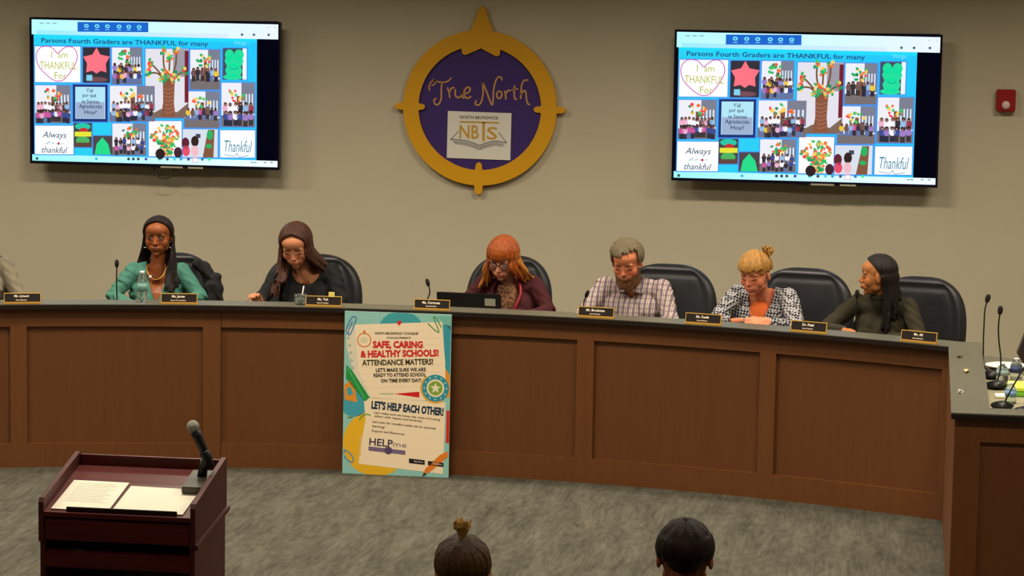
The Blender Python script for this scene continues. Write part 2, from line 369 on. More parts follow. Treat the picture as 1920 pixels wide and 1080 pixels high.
for nm, r0, r1, z0, z1, m in (('slab', 7.467, 7.69, .985, LED, M_gran), ('edge_band', 7.462, 7.467, .987, LED - .004, M_edge), ('support_wall', 7.60, 7.66, .0, .985, M_desk)):
    p = arcbox(nm, -27, 25.92 if nm != 'slab' else 26.45, r0, r1, z0, z1, m, led); p.data.transform(Matrix.Translation(-led.location))
wt = arcbox('desk_worktop', -27, 29.5, 7.68, 8.25, .83, .86, M_gran)
tag(wt, 'curved dark worktop behind the raised ledge in front of the seated people', 'worktop')
for th in (-22, -13.5, -4, 5, 13, 22):
    p = arcbox('support_panel', th - .12, th + .12, 7.67, 8.15, .12, .83, M_desk, wt)

# right-hand wing
wx0, wx1, wy0, wy1 = .29, 3.3, 13.45, 15.78
wing = thing('side_counter', 'brown wood side counter with granite ledge at the right edge, nearest the camera', 'counter', (wx0, wy0, 0))
def loc(o, t): o.data.transform(Matrix.Translation(-t.location)); return o
loc(box('rail', wx0, wx1, wy0, wy0 + .04, .872, .985, M_desk, wing), wing)
loc(box('rail', wx0, wx1, wy0, wy0 + .04, 0, .148, M_desk, wing), wing)
loc(box('stile', wx0, wx0 + .125, wy0, wy0 + .04, .148, .872, M_desk, wing), wing)
loc(box('stile', wx0 + 1.2, wx0 + 1.3, wy0, wy0 + .04, .148, .872, M_desk, wing), wing)
loc(box('panel', wx0 + .125, wx0 + 1.2, wy0 + .017, wy0 + .035, .148, .872, M_deskpanel, wing), wing)
loc(box('panel', wx0 + 1.3, wx1, wy0 + .017, wy0 + .035, .148, .872, M_deskpanel, wing), wing)
loc(box('side_panel', wx0, wx0 + .03, wy0 + .04, wy1, 0, .985, M_desk, wing), wing)
bm = bmesh.new(); L = [(wx0 - .02, wy0 - .03), (wx1, wy0 - .03), (wx1, wy0 + .15), (wx0 + .17, wy0 + .15), (wx0 + .185, wy1 + .16), (wx0 + .0, wy1 + .16)]
a = [bm.verts.new((x, y, .985)) for x, y in L]; b = [bm.verts.new((x, y, LED + .0015)) for x, y in L]; bm.faces.new(a[::-1]); bm.faces.new(b)
for i in range(6): bm.faces.new((a[i], a[(i + 1) % 6], b[(i + 1) % 6], b[i]))
loc(finish('ledge_slab', bm, M_gran, wing, bevel=.004), wing)
loc(box('edge_band', wx0 - .018, wx1, wy0 - .034, wy0 - .03, .987, LED - .005, M_edge, wing), wing)
loc(box('worktop', wx0 + .03, wx1, wy0 + .04, wy1 - .02, .83, .86, mat('wing_worktop', (158, 150, 122), .45, noise=.2, nscale=150), wing), wing)

# ================================================================== SCREENS
TVW, TVH = 1.83, 1.045
P = Print(.0004)
SW, SH = TVW - .03, TVH - .035
def Q(X, Y):       # layout read off the slide: page units across and down
    u = (X - 60) / 1516; tp = 52 + 20 * u; bt = 925 + 35 * u; v = (Y - tp) / (bt - tp)
    return (-SW / 2 + u * SW, SH / 2 - v * SH)
def qr(x0, y0, x1, y1, c, lay):
    P.poly([Q(x0, y1), Q(x1, y1), Q(x1, y0), Q(x0, y0)], c, lay)
def ql(x, y, rx, ry, c, lay, n=10, rot=0):
    a = Q(x, y); P.ell(a[0], a[1], rx * SW / 1516, ry * SH / 875, c, lay, n, rot=rot)
qr(60, 52, 1576, 940, (8, 8, 30), 0)
P.rect(-SW / 2, -SH / 2, SW / 2, SH / 2, (4, 4, 16), 0)
def band(v0, v1, c0, c1, u0=0, u1=1, lay=1, n=16):
    for k in range(n):
        f = (k + .5) / n; c = tuple(c0[i] + (c1[i] - c0[i]) * f for i in range(3)); a, b = u0 + (u1 - u0) * k / n, u0 + (u1 - u0) * (k + 1) / n
        P.rect(-SW / 2 + a * SW, SH / 2 - v1 * SH, -SW / 2 + b * SW, SH / 2 - v0 * SH, c, lay)
band(0, .105, (176, 246, 255), (226, 236, 255)); band(.955, 1, (150, 246, 250), (236, 246, 255))
band(.075, .105, (150, 226, 250), (212, 226, 250), .02, .8, 2)
band(.105, .955, (30, 200, 232), (20, 190, 240), .008, .915, 1, 8)
band(.105, .13, (20, 210, 250), (20, 210, 250), .008, .915, 2, 1)
qr(345, 66, 782, 126, (14, 96, 196), 3)
for i, x in enumerate((400, 466, 530, 602, 662, 726)):
    ql(x, 90 + i * .8, 15, 12, (120, 226, 255), 4); ql(x, 90 + i * .8, 7, 5, (14, 96, 196), 5); qr(x - 13, 110, x + 13, 115, (120, 200, 240), 4)
for x in (1356, 1428, 1518): ql(x, 137, 8, 8, (70, 90, 110), 4)
for x in (110, 150, 190): qr(x, 72, x + 26, 78, (130, 160, 180), 4)
for x in (1510, 1550): qr(x, 88, x + 10, 92, (150, 170, 190), 4)
a = Q(635, 192); P.text('Parsons Fourth Graders are THANKFUL for many', a[0], a[1], .034, (16, 60, 120), 4, width=1030 * SW / 1516, bold=.012)
a = Q(1355, 190); P.text('things...', a[0], a[1], .028, (120, 220, 250), 4)
rnd = random.Random(3)
def frame(x0, y0, x1, y1, c=(236, 238, 240), lay=4):
    qr(x0 - 6, y0 - 6, x1 + 6, y1 + 6, (60, 140, 230), lay - 1); qr(x0, y0, x1, y1, c, lay)
def foliage(cx, cy, rx, ry, n, lay):
    for _ in range(n):
        a = rnd.random() * 2 * PI; q = math.sqrt(rnd.random())
        ql(cx + math.cos(a) * rx * q, cy + math.sin(a) * ry * q, rnd.uniform(6, 13), rnd.uniform(6, 15), rnd.choice([(30, 170, 90), (60, 190, 100), (230, 110, 50), (236, 60, 60), (250, 200, 90), (20, 140, 90)]), lay, 7, rnd.random() * 3)
TOPS = [(236, 236, 245), (236, 236, 245), (196, 80, 150), (50, 70, 140), (226, 190, 60), (40, 36, 46), (46, 40, 52), (150, 50, 70), (140, 180, 220), (150, 120, 190), (226, 170, 196), (110, 80, 80)]
def kids(x0, y0, x1, y1, rows, n, h, lay=6):
    for r in range(rows):
        for i in range(n):
            x = x0 + (x1 - x0) * (i + .5) / n + rnd.uniform(-5, 5); y = y0 + (y1 - y0) * (r / max(1, rows - 1) if rows > 1 else 0) + rnd.uniform(-10, 3); c = rnd.choice(TOPS)
            qr(x - h * .16, y + h * .4, x + h * .16, y + h, rnd.choice([(30, 34, 60), (50, 44, 50), (90, 110, 160)]), lay + r * 3)
            ql(x, y + h * .3, h * .24, h * .28, c, lay + r * 3 + 1, 8); ql(x, y, h * .13, h * .16, rnd.choice([(50, 26, 24), (96, 60, 50), (30, 16, 20)]), lay + r * 3 + 2, 8)
            ql(x, y + h * .05, h * .07, h * .08, (200, 140, 120), lay + r * 3 + 2, 6)
def photo(x0, y0, x1, y1, n=6, rows=2, h=70, tree=True, dark=True, lay=4):
    frame(x0, y0, x1, y1, (228, 228, 236), lay); w_ = x1 - x0; h_ = y1 - y0; h = min(h, h_ * .30); n += 2
    qr(x0, y1 - h_ * .26, x1, y1, (112, 104, 106), lay + 1)
    if dark:
        qr(x0 + w_ * .6, y0, x1, y0 + h_ * .7, (116, 120, 138), lay + 1)
        for k in range(4): qr(x0 + w_ * (.64 + .09 * k), y0 + h_ * .25, x0 + w_ * (.68 + .09 * k), y0 + h_ * .65, (214, 226, 240), lay + 2)
    if tree:
        qr(x0 + w_ * .46, y0 + h_ * .3, x0 + w_ * .56, y0 + h_ * .8, (120, 76, 56), lay + 2); foliage(x0 + w_ * .48, y0 + h_ * .26, w_ * .26, h_ * .17, 15, lay + 3)
    kids(x0 + w_ * .05, y0 + h_ * .50, x1 - w_ * .05, y0 + h_ * .70, rows, n, h, lay + 4)
def scrawl(pts, c, wd=.006, lay=8): P.stroke([Q(*p) for p in pts], wd, c, lay, 4)
# heart drawing
frame(80, 218, 362, 438, (250, 252, 248))
scrawl([(220, 262), (180, 222), (120, 222), (88, 270), (104, 340), (160, 400), (210, 430), (262, 420), (318, 350), (344, 280), (320, 226), (270, 222), (222, 262)], (190, 60, 170))
for tx, X, Y, S in (('I  am', 232, 268, .05), ('THANKFUL', 225, 335, .055), ('For', 240, 398, .05)):
    a = Q(X, Y); P.text(tx, a[0], a[1], S, (176, 180, 60), 8, width=(.12 if S == .05 and tx != 'For' else .09 if tx == 'For' else .27))
# pink leaf
frame(378, 222, 545, 440, (44, 40, 52)); ql(462, 420, 70, 16, (110, 70, 80), 5)
lf = [(462, 222), (486, 266), (545, 278), (520, 322), (524, 376), (488, 366), (462, 384), (436, 366), (398, 376), (404, 322), (380, 280), (438, 266)]
P.poly([Q(*p) for p in lf[::-1]], (240, 110, 126), 6); qr(400, 392, 436, 428, (120, 200, 230), 6)
photo(558, 222, 742, 448, 6, 2, 76, lay=4)
# large tree
frame(765, 228, 1030, 655, (218, 216, 226)); qr(935, 230, 1030, 400, (150, 146, 160), 5); qr(1006, 240, 1030, 560, (110, 20, 40), 6)
P.poly([Q(*p) for p in [(765, 655), (860, 600), (960, 620), (1030, 560), (1030, 655)][::-1]][::-1], (120, 96, 84), 5)
P.poly([Q(*p) for p in [(872, 420), (946, 420), (940, 560), (950, 648), (860, 648), (874, 560)]][::-1], (132, 78, 56), 7)
for k in range(7): scrawl([(870 + k * 3, 470 + k * 24), (905, 480 + k * 24), (944, 466 + k * 24)], (166, 110, 84), .005, 8)
for b_ in ([(905, 430), (878, 330), (876, 245)], [(910, 430), (912, 350), (914, 290)], [(915, 430), (950, 330), (955, 240)], [(895, 430), (840, 380), (786, 380)], [(920, 430), (975, 380), (1005, 370)], [(890, 420), (830, 350), (796, 318)]):
    scrawl(b_, (110, 76, 40), .012, 8); e = b_[-1]; foliage(e[0], e[1], 16, 26, 9, 10)
foliage(905, 395, 95, 42, 46, 11)
photo(1040, 232, 1222, 478, 4, 1, 110, lay=4)
frame(1240, 222, 1385, 415, (60, 70, 90)); qr(1360, 222, 1385, 415, (226, 236, 240), 5)
for (x, y, rx, ry) in ((1280, 262, 28, 34), (1338, 262, 30, 34), (1308, 300, 58, 46), (1306, 360, 52, 44), (1300, 400, 60, 18)): ql(x, y, rx, ry, (20, 214, 150), 6)
scrawl([(1282, 340), (1306, 352), (1336, 340)], (10, 120, 110), .004)
photo(80, 458, 300, 690, 7, 2, 84)
frame(315, 452, 530, 682, (10, 40, 110)); qr(330, 466, 516, 664, (170, 220, 236), 5); qr(334, 560, 512, 662, (150, 170, 200), 6)
for tx, X, Y, wd in (("Y'all", 420, 488, .05), ('por qué', 418, 522, .1), ('te Sientes', 425, 556, .13), ('Agradecido', 425, 590, .17), ('Hoy?', 425, 626, .09)):
    a = Q(X, Y); P.text(tx, a[0], a[1], .027, (30, 50, 80), 8, width=wd, bold=.01)
photo(545, 458, 822, 678, 9, 2, 74)
photo(1005, 490, 1220, 715, 6, 1, 110)
photo(1232, 435, 1435, 708, 4, 2, 110)
frame(78, 708, 318, 885, (246, 250, 252))
for tx, Y, wd in (('Always', 770, .18), ('be', 815, .14), ('thankful', 858, .19)):
    a = Q(200, Y); P.text(tx, a[0], a[1], .045 if tx != 'be' else .02, (70, 90, 110) if tx != 'be' else (170, 190, 200), 8, width=wd, bold=.004, shear=.3)
ql(226, 818, 7, 9, (200, 40, 80), 9)
frame(320, 690, 432, 840, (60, 60, 60)); ql(376, 712, 50, 22, (20, 190, 160), 6); ql(382, 735, 28, 16, (190, 40, 40), 7); qr(326, 744, 430, 774, (220, 220, 50), 8); ql(376, 800, 44, 30, (70, 170, 90), 7); qr(326, 812, 430, 840, (90, 60, 50), 8)
frame(440, 770, 560, 885, (70, 60, 70)); P.poly([Q(*p) for p in [(450, 885), (462, 820), (498, 778), (534, 820), (550, 885)]], (20, 210, 130), 7)
photo(560, 692, 768, 888, 5, 2, 80)
frame(785, 675, 988, 895, (240, 238, 240)); foliage(886, 760, 90, 60, 60, 7); qr(866, 770, 930, 895, (232, 190, 120), 6); foliage(900, 830, 46, 60, 40, 8); ql(856, 880, 30, 34, (30, 14, 24), 9); ql(966, 870, 26, 34, (60, 24, 40), 9)
frame(995, 725, 1210, 900, (206, 214, 226)); qr(1075, 754, 1104, 780, (60, 64, 84), 6); P.poly([Q(*p) for p in [(1150, 728), (1190, 728), (1184, 900), (1118, 900)]][::-1], (124, 80, 56), 7); ql(1162, 760, 20, 30, (30, 170, 90), 8); ql(1156, 830, 20, 14, (30, 170, 90), 8)
for x, y, c in ((1012, 810, (90, 20, 40)), (1070, 800, (40, 16, 20)), (1016, 860, (220, 70, 100)), (1070, 860, (230, 180, 190))): ql(x, y, 24, 34, c, 9)
frame(1225, 730, 1438, 900, (246, 250, 255)); a = Q(1336, 830); P.text('Thankful', a[0], a[1], .085, (60, 130, 150), 8, width=.2, shear=.25)
scrawl([(1250, 880), (1310, 892), (1330, 872), (1342, 896), (1400, 886)], (60, 130, 150), .004)
for i, x in enumerate((90, 460, 660, 690, 720, 768, 852, 900, 944, 984, 1030, 1116, 1158)):
    a = Q(x, 912); P.ell(a[0], a[1], .011, .011, [(60, 80, 90), (60, 180, 210), (50, 60, 80), (50, 60, 80), (70, 70, 80), (70, 70, 170), (30, 190, 190), (50, 60, 90), (80, 200, 220), (60, 150, 200), (80, 60, 120), (50, 110, 180), (60, 230, 120)][i], 4, 8)
a = Q(1072, 918); P.rect(a[0] - .02, a[1] - .018, a[0] + .02, a[1] + .018, (236, 130, 160), 4); P.rect(a[0] - .016, a[1] - .014, a[0] + .016, a[1] + .014, (250, 250, 255), 5)
for x in (1420, 1440, 1500, 1540): a = Q(x, 930); P.rect(a[0] - .01, a[1] - .004, a[0] + .01, a[1] + .004, (130, 150, 160), 4)
scr_me = P.mesh('screen_picture', M_vscreen)
def tv(cx, cz, label):
    t = thing('television', label, 'television', (cx, 19.2, cz), 0, 'wall televisions')
    bm = bmesh.new(); bx(bm, -TVW / 2, TVW / 2, 0, .05, -TVH / 2, TVH / 2); finish('housing', bm, M_black, t, .006)
    bm = bmesh.new()
    for a in ((-TVW / 2, TVW / 2, -.006, .004, TVH / 2 - .014, TVH / 2), (-TVW / 2, TVW / 2, -.006, .004, -TVH / 2, -TVH / 2 + .02), (-TVW / 2, -TVW / 2 + .014, -.006, .004, -TVH / 2 + .02, TVH / 2 - .014), (TVW / 2 - .014, TVW / 2, -.006, .004, -TVH / 2 + .02, TVH / 2 - .014)): bx(bm, *a)
    finish('bezel', bm, mat('bezel_blue_black', (14, 12, 34), .25), t)
    s = link(bpy.data.objects.new('screen', scr_me), t); s.location = (0, -.001, .002)
    box('wall_mount', -.3, .3, .05, .17, -.2, .25, M_black, t)
    for x0, x1 in ((.05, .21), (.25, .36)): box('input_strip', x0, x1, -.009, .03, -TVH / 2 - .006, -TVH / 2 + .006, mat('pale_strip', (180, 176, 150), .5), t)
    box('logo_bump', -.06, .03, -.004, .03, -TVH / 2 - .01, -TVH / 2, M_black, t)
    return t
t1 = tv(-5.292, 2.142, 'wide wall television on the left, above the woman in teal, showing a slide collage')
t2 = tv(-.677, 2.148, 'wide wall television on the right, above the blonde woman, showing a slide collage')
cb = tube('cable_loop', bez([(-5.29 + -.02, 19.24, 1.64), (-5.28, 19.22, 1.56), (-5.235, 19.22, 1.535), (-5.17, 19.22, 1.555), (-5.15, 19.24, 1.64)]), .004, M_black)
tag(cb, 'thin dark cable loop hanging below the left television', 'cable')

# ================================================================== EMBLEM
em = thing('wall_emblem', 'round gold and purple compass emblem with script lettering on the wall', 'emblem', (-2.967, 19.335, 2.087))
K = .001287
def E(X, Y): return ((X - 512) * K, (578 - Y) * K)
RO, RI = .546, .437
out = []
def arcpts(a0, a1, R, n): return [(R * math.cos(a0 + (a1 - a0) * i / n), R * math.sin(a0 + (a1 - a0) * i / n)) for i in range(n + 1)]
D = math.radians
pip = lambda ang, r0, r1, hw: [(r0 * math.cos(ang) - s_ * math.sin(ang), r0 * math.sin(ang) + s_ * math.cos(ang)) if q == 0 else (r1 * math.cos(ang) - s_ * math.sin(ang), r1 * math.sin(ang) + s_ * math.cos(ang)) for q, s_ in ((0, -hw), (1, -hw * .9), (2, -hw * .5), (2, hw * .5), (1, hw * .9), (0, hw))]
def pipr(ang, r0, r1, hw):
    sg = 1 if r1 > r0 else -1; P_ = [(r0, -hw), (r1 - sg * hw * .8, -hw * .85), (r1 - sg * hw * .2, -hw * .55), (r1, 0), (r1 - sg * hw * .2, hw * .55), (r1 - sg * hw * .8, hw * .85), (r0, hw)]
    return [(r * math.cos(ang) - q * math.sin(ang), r * math.sin(ang) + q * math.cos(ang)) for r, q in P_]
outer = arcpts(D(2.6), D(82), RO, 28) + [E(575, 150), E(545, 75), E(536, 38), E(518, 22), E(500, 38), E(490, 75), E(460, 150)] + arcpts(D(98), D(177.4), RO, 28) + pipr(PI, RO, .607, .024)[0:] + arcpts(D(182.6), D(267), RO, 28) + pipr(D(270), RO, .61, .03) + arcpts(D(273), D(357.4), RO, 28) + pipr(0, RO, .607, .024)
inner = arcpts(D(3), D(72), RI, 24) + [E(622, 262), E(618, 288), E(600, 294), E(515, 252), E(430, 290), E(412, 284), E(408, 262)] + arcpts(D(108), D(177), RI, 24) + pipr(PI, RI, .39, .024) + arcpts(D(183), D(267), RI, 24) + pipr(D(270), RI, .382, .026) + arcpts(D(273), D(357), RI, 24) + pipr(0, RI, .383, .024)
cu = bpy.data.curves.new('ring', 'CURVE'); cu.dimensions = '2D'; cu.fill_mode = 'BOTH'; cu.extrude = .014; cu.bevel_depth = .002
for pl in (outer, inner):
    sp = cu.splines.new('POLY'); sp.points.add(len(pl) - 1); sp.use_cyclic_u = True
    for i, p in enumerate(pl): sp.points[i].co = (p[0], p[1], 0, 1)
o = bpy.data.objects.new('tmp', cu); COL.objects.link(o); me = bpy.data.meshes.new_from_object(o.evaluated_get(bpy.context.evaluated_depsgraph_get())); bpy.data.objects.remove(o)
me.transform(Matrix.Rotation(PI / 2, 4, 'X')); me.materials.clear(); me.materials.append(M_gold); me.name = 'ring'
link(bpy.data.objects.new('ring', me), em)
bm = bmesh.new(); ring_loft(bm, [[Vector((x, y_, z)) for x, z in arcpts(0, 2 * PI * 63 / 64, .45, 63)] for y_ in (.004, .03)]); finish('disc', bm, M_purple, em)
gc = (206, 150, 84)
let = bpy.data.objects.new('lettering', None); let.location = (0, .003, 0); link(let, em); let['label'] = 'gold script lettering reading True North'
def letter(strokes):
    S = Print(.0004)
    for pts, wd in strokes: S.stroke([E(*p) for p in pts], wd, gc, 1, 6)
    S.build('letter', M_vc, let)
letter([([(232, 490), (228, 470), (240, 440), (262, 436), (260, 452), (240, 462)], .009), ([(244, 430), (290, 442), (330, 436), (352, 415)], .01), ([(300, 442), (296, 480), (296, 530), (282, 562), (262, 562), (256, 540), (270, 532)], .011)])
letter([([(330, 470), (340, 500), (344, 528)], .011), ([(342, 498), (352, 474), (370, 470)], .011)])
letter([([(374, 478), (374, 510), (388, 524), (408, 512), (412, 478)], .011), ([(412, 480), (414, 516), (424, 528)], .011)])
letter([([(424, 502), (448, 494), (456, 474), (440, 466), (424, 488), (426, 514), (444, 526), (462, 514)], .011)])
letter([([(492, 536), (486, 556), (504, 562), (520, 540), (528, 490), (524, 432)], .011), ([(524, 432), (548, 490), (580, 560), (586, 480), (596, 430), (612, 406), (628, 410), (630, 424)], .011)])
letter([([(612, 484), (604, 500), (608, 518), (622, 522), (632, 504), (626, 486), (612, 484)], .011)])
letter([([(648, 480), (652, 504), (656, 528)], .011), ([(654, 498), (666, 478), (682, 480)], .011)])
letter([([(702, 450), (700, 490), (704, 520), (716, 526)], .011), ([(686, 474), (722, 468)], .009)])
letter([([(776, 418), (752, 424), (740, 450), (738, 490), (736, 524)], .011), ([(738, 500), (752, 478), (764, 484), (768, 520), (776, 548), (790, 552)], .011)])
pl = bpy.data.objects.new('placard', None); pl.location = (0, .002, 0); link(pl, em)
bm = bmesh.new(); a, b = E(335, 858), E(688, 600); bx(bm, a[0], b[0], -.006, 0, a[1], b[1], Matrix.Rotation(D(.6), 4, 'Y')); pb = finish('board', bm, mat('white_placard', (226, 222, 208), .5), pl)
S = Print(.0004)
def et(tx, X, Y, sz, wd, c, **k): p = E(X, Y); S.text(tx, p[0], p[1], sz, c, 2, width=wd, **k)
et('NORTH BRUNSWICK', 510, 630, .022, 215 * K, (60, 56, 60), bold=.01); p, q = E(402, 660), E(620, 652); S.rect(p[0], p[1], q[0], q[1], (196, 150, 50), 2)
et('NB', 455, 710, .098, 108 * K, (202, 156, 60), bold=.012); et('S', 582, 714, .09, 58 * K, (202, 156, 60), bold=.012)
p, q = E(528, 760), E(542, 655); S.rect(p[0], p[1], q[0], q[1], (202, 156, 60), 2)
for off, c in ((0, (110, 106, 110)), (8, (150, 146, 150)), (16, (120, 116, 120)), (24, (150, 146, 150))):
    S.stroke([E(352 + off, 752 + off), E(430, 758 + off), E(480, 770 + off), (E(512, 782 + off)), E(545, 770 + off), E(600, 756 + off), E(664 - off, 764 + off)], .006, c, 2)
S.stroke([E(396, 708), E(352, 756)], .005, (110, 106, 110), 2, 0); S.stroke([E(618, 708), E(664, 764)], .005, (110, 106, 110), 2, 0)
o = S.build('print', M_vc, pl); o.location = (0, -.0062, 0)

# fire alarm
fa = thing('fire_alarm', 'red fire alarm strobe on the wall right of the right television', 'alarm', (.683, 19.335, 2.228))
box('housing', -.065, .065, -.03, .035, -.075, .075, mat('alarm_red', (150, 6, 12), .4), fa, .006)
lathe('strobe_lens', [(.001, 0), (.016, .0), (.028, -.01), (.03, -.02)], mat('lens_white', (226, 190, 190), .15), fa, 20, (0, -.052, -.03), Matrix.Rotation(-PI / 2, 4, 'X') @ Matrix.Scale(-1, 4, (0, 0, 1)))

# ================================================================== POSTER
po = thing('poster_board', 'tall printed attendance poster leaning on the front of the desk', 'poster', (-3.01, 16.425, 0))
PW, PH = .66, 1.0
lean = math.atan2(.035, 1.0); po.rotation_euler = (-lean, 0, D(-.0))
box('foam_board', -PW / 2, PW / 2, .0, .006, 0, PH, mat('foam_board', (196, 214, 200), .7), po)
S = Print(.0003)
def G(X, Y):
    v0 = (Y - 40) / 1005; xl = 72 - 34 * v0; xr = 733 - 30 * v0; u = (X - xl) / (xr - xl); yt = 35 + 15 * u; yb = 1035 + 20 * u; v = (Y - yt) / (yb - yt)
    return (-PW / 2 + min(1, max(0, u)) * PW, PH - min(1, max(0, v)) * PH)
def gp(pts, c, lay): S.poly([G(*p) for p in pts], c, lay)
def gl(x, y, r, c, lay, n=24, a0=0, a1=2 * PI): gp([(x + r * math.cos(a0 + (a1 - a0) * k / n), y + r * math.sin(a0 + (a1 - a0) * k / n)) for k in range(n if a1 - a0 > 6 else n + 1)], c, lay)
def gt(tx, X, Y, sz, wd, c, rot=0, bold=.02, lay=7): p = G(X, Y); S.text(tx, p[0], p[1], sz / 1005, c, lay, width=wd / 661 * PW, bold=bold, rot=D(rot))
gp([(72, 35), (733, 50), (703, 1055), (38, 1035)], (150, 206, 196), 0)
gl(420, 180, 150, (70, 166, 174), 1); gp([(680, 110), (728, 120), (716, 480), (690, 470)], (60, 156, 172), 1); gp([(640, 60), (733, 60), (728, 150)], (120, 190, 176), 1)
gl(120, 590, 95, (70, 166, 184), 1); gl(250, 850, 205, (240, 186, 40), 1); gp([(695, 640), (714, 640), (708, 840), (688, 840)], (214, 50, 30), 2)
gp([(690, 380), (716, 420), (716, 560), (690, 560)], (236, 150, 40), 2)
pc = (253, 231, 196)
gp([(135, 118), (672, 96), (690, 340), (690, 560), (560, 580), (230, 570), (150, 400)], pc, 3)
gp([(180, 560), (232, 566), (690, 590), (668, 1032), (142, 975), (150, 900), (190, 700)], pc, 3); gp([(140, 115), (82, 150), (80, 260), (120, 420), (200, 560), (240, 560)], (232, 222, 196), 2)
for k in range(7): gl(92 + k * 6, 200 + k * 46, 9, (176, 190, 176), 4, 8); gl(160 - k * 1.5, 870 + k * 18 - 60, 8, (240, 200, 120), 4, 8)
for k in range(9): S.stroke([G(150 + k * 3, 170 + k * 42), G(676, 150 + k * 42)], .0012, (232, 202, 168), 4, 0)
gp([(76, 366), (112, 400), (218, 566), (188, 590), (72, 450)], (40, 150, 70), 5); S.stroke([G(84, 385), G(190, 575)], .01, (70, 180, 100), 6, 0)
gp([(60, 490), (100, 462), (130, 520), (140, 596), (62, 580)], (232, 150, 50), 5); gp([(76, 510), (100, 500), (116, 545), (82, 556)], (70, 166, 184), 6)
for pts, c in (([(90, 180), (80, 150), (110, 80), (136, 70), (140, 90), (108, 170), (92, 178), (96, 150), (118, 100)], (90, 140, 190)), ([(585, 106), (640, 155), (652, 150), (622, 70), (640, 76), (668, 130)], (90, 160, 90)),
               ([(52, 910), (60, 890), (106, 930), (104, 962), (84, 960), (50, 925)], (90, 150, 200)), ([(150, 705), (170, 680), (200, 668), (222, 676)], (110, 170, 60)), ([(78, 690), (110, 686)], (110, 130, 60))):
    S.stroke([G(*p) for p in pts], .007, c, 6)
gp([(392, 100), (418, 88), (424, 104), (408, 122), (398, 110)], (220, 40, 50), 6)
p = G(190, 212); S.ringp(p[0], p[1], .038, .044, (226, 130, 50), 6); S.ell(p[0], p[1] + .05, .008, .01, (226, 130, 50), 6); S.ell(p[0], p[1], .026, .018, (226, 220, 180), 5)
gt('NORTH BRUNSWICK TOWNSHIP', 392, 170, 15, 268, (40, 30, 30), 1.5); gt('SCHOOLS PRESENTS', 405, 196, 11, 150, (60, 46, 40), 1.5)
gt('SAFE, CARING', 398, 242, 40, 310, (214, 44, 44), 2, .05); gt('& HEALTHY SCHOOLS!', 408, 292, 40, 484, (214, 44, 44), 3, .05)
gt('ATTENDANCE MATTERS!', 395, 346, 34, 440, (60, 52, 16), 3, .03); gt("LET'S MAKE SURE WE ARE", 415, 392, 22, 310, (44, 40, 40), 3, .03)
gt('READY TO ATTEND SCHOOL', 408, 424, 22, 324, (44, 40, 40), 3, .03); gt('ON TIME EVERY DAY!', 415, 458, 22, 250, (44, 40, 40), 3, .03)
gp([(368, 540), (528, 526), (528, 562)], (214, 40, 34), 5); S.stroke([G(285, 541), G(368, 540)], .006, (170, 186, 150), 5, 0)
p = G(628, 503); S.ringp(p[0], p[1], .0, .094, (240, 170, 50), 4, a=D(130), b=D(300)); S.ell(p[0], p[1], .083, .083, (50, 150, 168), 5, 28); S.ell(p[0], p[1], .055, .055, (240, 226, 190), 6, 28); S.ell(p[0], p[1], .043, .043, (130, 170, 60), 7, 28)
for k in range(12): S.ell(p[0] + .069 * math.cos(k * PI / 6), p[1] + .069 * math.sin(k * PI / 6), .006, .006, (190, 220, 200), 6, 6)
S.poly([(p[0] + (.034 if i % 2 == 0 else .015) * math.sin(i * PI / 5), p[1] + (.034 if i % 2 == 0 else .015) * math.cos(i * PI / 5)) for i in range(10)], (240, 232, 200), 8)
gt("LET'S HELP EACH OTHER!", 453, 628, 46, 448, (18, 50, 78), -3.4, .045)
for tx, X, Y, wd in (("Let's make sure we honor the voice of trusting", 450, 678, 410), ('others with respect and kindness.', 395, 694, 300), ("Let's plan for mindful media use to optimize", 430, 733, 396), ('learning!', 270, 745, 76), ('Support and Resources', 330, 780, 205)):
    gt(tx, X, Y, 13, wd, (80, 66, 56), -4, .01)
gt('HELP', 285, 842, 46, 146, (60, 52, 84), -3, .012); gt('me', 402, 858, 34, 82, (150, 130, 150), -3, 0)
gp([(206, 866), (436, 890), (436, 916), (206, 892)], (124, 106, 136), 6); gl(330, 890, 24, (90, 76, 110), 7)
gp([(458, 938), (556, 948), (556, 976), (458, 966)], (30, 28, 30), 6); gp([(576, 952), (672, 962), (672, 988), (576, 978)], (30, 28, 30), 6)
gt('App Store', 516, 958, 11, 58, (230, 220, 200), -5, .01); gt('Play Store', 634, 971, 11, 58, (230, 220, 200), -5, .01)
gp([(538, 1048), (560, 1000), (650, 915), (700, 890), (700, 925), (600, 1010)], (236, 130, 40), 6); gp([(538, 1048), (552, 1022), (566, 1036)], (40, 60, 40), 7)
o = S.build('print', M_vc, po); o.location = (0, -.0003, 0)

